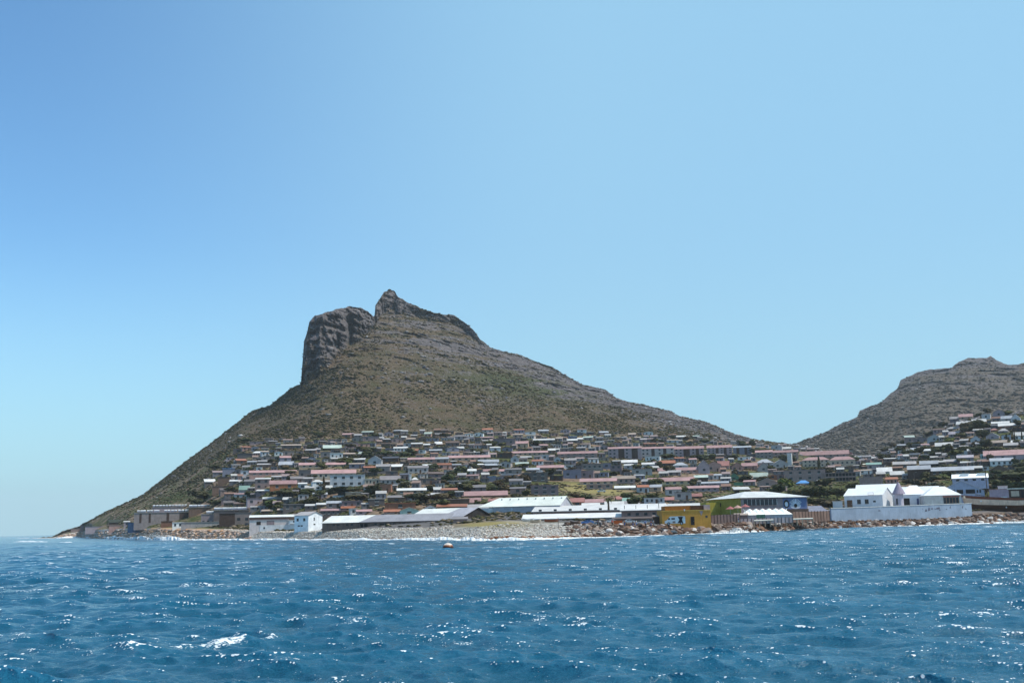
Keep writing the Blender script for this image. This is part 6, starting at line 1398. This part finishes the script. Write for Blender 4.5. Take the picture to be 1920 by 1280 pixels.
def person_meshes():
    def loft(rings, n=10):
        V = []; Fc = []
        for (cx, cy_, z, rx, ry_) in rings: V += [(cx+rx*math.cos(2*PI*i/n), cy_+ry_*math.sin(2*PI*i/n), z) for i in range(n)]
        for k_ in range(len(rings)-1): Fc += [(k_*n+i, k_*n+(i+1) % n, (k_+1)*n+(i+1) % n, (k_+1)*n+i) for i in range(n)]
        return V, Fc+[tuple(range(n-1, -1, -1)), tuple(range((len(rings)-1)*n, len(rings)*n))]
    V0, E0, R0 = [], [], []
    def v(p, r_, par=None): V0.append(p); R0.append(r_); (E0.append((par, len(V0)-1)) if par is not None else None); return len(V0)-1
    hip = v((0, 0, .95), .15); sp = v((0, 0, 1.18), .14, hip); ch_ = v((0, 0, 1.40), .16, sp); nk = v((0, 0, 1.52), .06, ch_); hd = v((0, -.01, 1.62), .085, nk); v((0, -.01, 1.72), .085, hd)
    for sd in (-1, 1):
        sh = v((sd*.19, 0, 1.42), .06, ch_); el = v((sd*.25, .02, 1.14), .045, sh); wr = v((sd*.24, -.07, .90), .032, el); v((sd*.235, -.10, .80), .04, wr)
        hp = v((sd*.09, 0, .88), .10, hip); kn = v((sd*.11, -.02, .50), .065, hp); an = v((sd*.12, .02, .09), .045, kn); v((sd*.13, -.13, .04), .04, an)
    return V0, E0, R0, loft
_PV, _PE, _PR, _loft = person_meshes()
pm = bpy.data.meshes.new('person_body'); pm.from_pydata(_PV, _PE, []); 
def mkperson(name='person'):
    o = link(name, pm.copy())
    md = o.modifiers.new('skin', 'SKIN')
    for i, r_ in enumerate(_PR): o.data.skin_vertices[0].data[i].radius = (r_, r_)
    o.data.skin_vertices[0].data[0].use_root = True; o.modifiers.new('subd', 'SUBSURF').levels = 1; o.modifiers[-1].render_levels = 1; return o
_proto = mkperson(); bpy.context.view_layer.update(); _ev = _proto.evaluated_get(bpy.context.evaluated_depsgraph_get()); BODY = bpy.data.meshes.new_from_object(_ev); bpy.data.objects.remove(_proto)
SKIN = paint('skin', (.26, .15, .10), dirt=0)
BODY.materials.clear()
def cloth(name, z0, z1, pads):
    m = MB(); V, Fc = _loft(pads, 12); m.v = V; m.f = Fc; return mesh(name, m.v, m.f, True)
SHIRT = cloth('shirt', 0, 0, [(0, 0, .93, .175, .13), (0, 0, 1.1, .165, .125), (0, 0, 1.35, .215, .135), (0, 0, 1.45, .20, .11), (0, 0, 1.50, .08, .07)])
_tr = MB()
for sd in (-1, 1): V, Fc = _loft([(sd*.12, .01, .12, .07, .075), (sd*.11, -.01, .5, .085, .09), (sd*.09, 0, .85, .115, .12), (sd*.06, 0, .98, .12, .13)], 10); _tr.add(V, Fc)
TROUS = mesh('trousers', _tr.v, _tr.f, True)
_hr = MB(); V, Fc = _loft([(0, .02, 1.62, .095, .09), (0, .015, 1.70, .115, .115), (0, .01, 1.79, .10, .10), (0, .01, 1.83, .05, .05)], 10); _hr.add(V, Fc); HAIR = mesh('hair', _hr.v, _hr.f, True)
BODY.materials.append(SKIN)
SH = dict(red=(.5, .06, .05), white=(.75, .75, .75), blue=(.08, .15, .42), black=(.03, .03, .03), orange=(.7, .2, .05), grey=(.3, .3, .33), green=(.08, .25, .12))
def person(x, yb, sc, tr, label, d=None):
    if d is None: d = ground_d(x, yb)
    p = at(x, yb, d); o = link('person', BODY, loc=tuple(p)); o.rotation_euler = (0, 0, random.uniform(-3, 3)); o.scale = (1, 1, random.uniform(.95, 1.05))
    link('shirt', SHIRT.copy(), o, paint('cloth_'+sc, SH[sc])); link('trousers', TROUS.copy(), o, paint('cloth_'+tr, SH[tr])); link('hair', HAIR.copy(), o, paint('hair_dark', (.02, .015, .012)))
    tag(o, label, 'person', 'people standing behind the boulders')
for x, y, a_, b_, lb in ((1121, 985, 'blue', 'black', 'person in blue shirt just right of the blue car'), (1125, 986, 'white', 'black', 'person in white shirt and black trousers behind the boulders'), (1131, 985, 'black', 'black', 'person all in black left of the white car'), (1136, 985, 'grey', 'white', 'person in grey shirt and white trousers near the white car'),
    (1148, 986, 'red', 'black', 'person in red shirt just left of the orange skip'), (1171, 986, 'orange', 'blue', 'person in orange shirt just right of the orange skip'), (1187, 987, 'black', 'blue', 'person in black shirt and blue trousers near the white hatchback'), (1193, 986, 'white', 'blue', 'person in white shirt and blue trousers left of the hatchback'), (1210, 987, 'blue', 'black', 'person in blue shirt in front of the silver car'), (1221, 986, 'red', 'blue', 'person in red shirt beside the dark plank hut'), (1226, 986, 'white', 'grey', 'person in white shirt and grey trousers by the plank hut')):
    person(x, y, a_, b_, lb)
for x, y, a_, b_, lb in ((350, 990, 'black', 'grey', 'person in black at the pale low wall on the point'), (368, 990, 'white', 'black', 'person in white shirt at the pale low wall'), (398, 990, 'green', 'black', 'person in green shirt at the right end of the pale wall'), (1385, 980, 'blue', 'white', 'person in blue shirt left of the marquee'), (1432, 978, 'red', 'black', 'person in red shirt before the marquee')): person(x, y, a_, b_, lb)
def parasol(x, y, d, col, lb):
    r = root_at('parasol', x, y, d); MB().tube((0, 0, -.5), (0, 0, 2.4), .04).build('pole', METAL, r); MB().cone(0, 0, 1.6, .05, 2.0, 2.9, 8).build('canopy', col, r); tag(r, lb, 'parasol', 'parasols by the olive hall')
parasol(1370, 966, 356, wm('red_'), 'red parasol leftmost in front of the olive hall'); parasol(1384, 964, 356, wm('pink'), 'pink parasol between the olive hall and the marquee'); parasol(1398, 962, 357, wm('red_'), 'red parasol behind the left end of the marquee roof')
def whitepath(pts, w, label):
    V = []; 
    for (x, y) in pts:
        p = Vector(at(x, y, ground_d(x, y)-1.5)); V += [p+Vector((-w/2, 0, .3)), p+Vector((w/2, 0, .3)), p+Vector((w/2, 0, -1)), p+Vector((-w/2, 0, -1))]
    n = len(pts); F_ = []
    for i in range(n-1): a = i*4; F_ += [(a, a+1, a+5, a+4), (a+3, a, a+4, a+7), (a+1, a+2, a+6, a+5)]
    tag(link('path', mesh('path', V, F_), mat=paint('bare_sand', (.66, .62, .54), scale=.2)), label, 'path', kind='structure')
whitepath([(1670, 846), (1676, 842), (1684, 837), (1690, 833), (1695, 829)], 4.5, 'pale sandy cutting on the right hillside'); whitepath([(1604, 854), (1609, 860), (1614, 866), (1622, 871)], 3.0, 'pale stepped path right of the cream school wing')

# ------------------------------------------------------------------ air
hm = bpy.data.materials.new('haze_air'); hm.use_nodes = True; nt = hm.node_tree; nt.nodes.clear()
pv = nt.nodes.new('ShaderNodeVolumePrincipled'); pv.inputs['Density'].default_value = 0.000065; pv.inputs['Color'].default_value = (.84, .93, 1.0, 1); pv.inputs['Anisotropy'].default_value = 0.0
ov = nt.nodes.new('ShaderNodeOutputMaterial'); nt.links.new(pv.outputs[0], ov.inputs['Volume'])
tag(MB().box(-12500, 12500, -12500, 12500, -5, 420).build('haze', hm), 'thin blue sea haze over the bay', 'haze', kind='stuff')
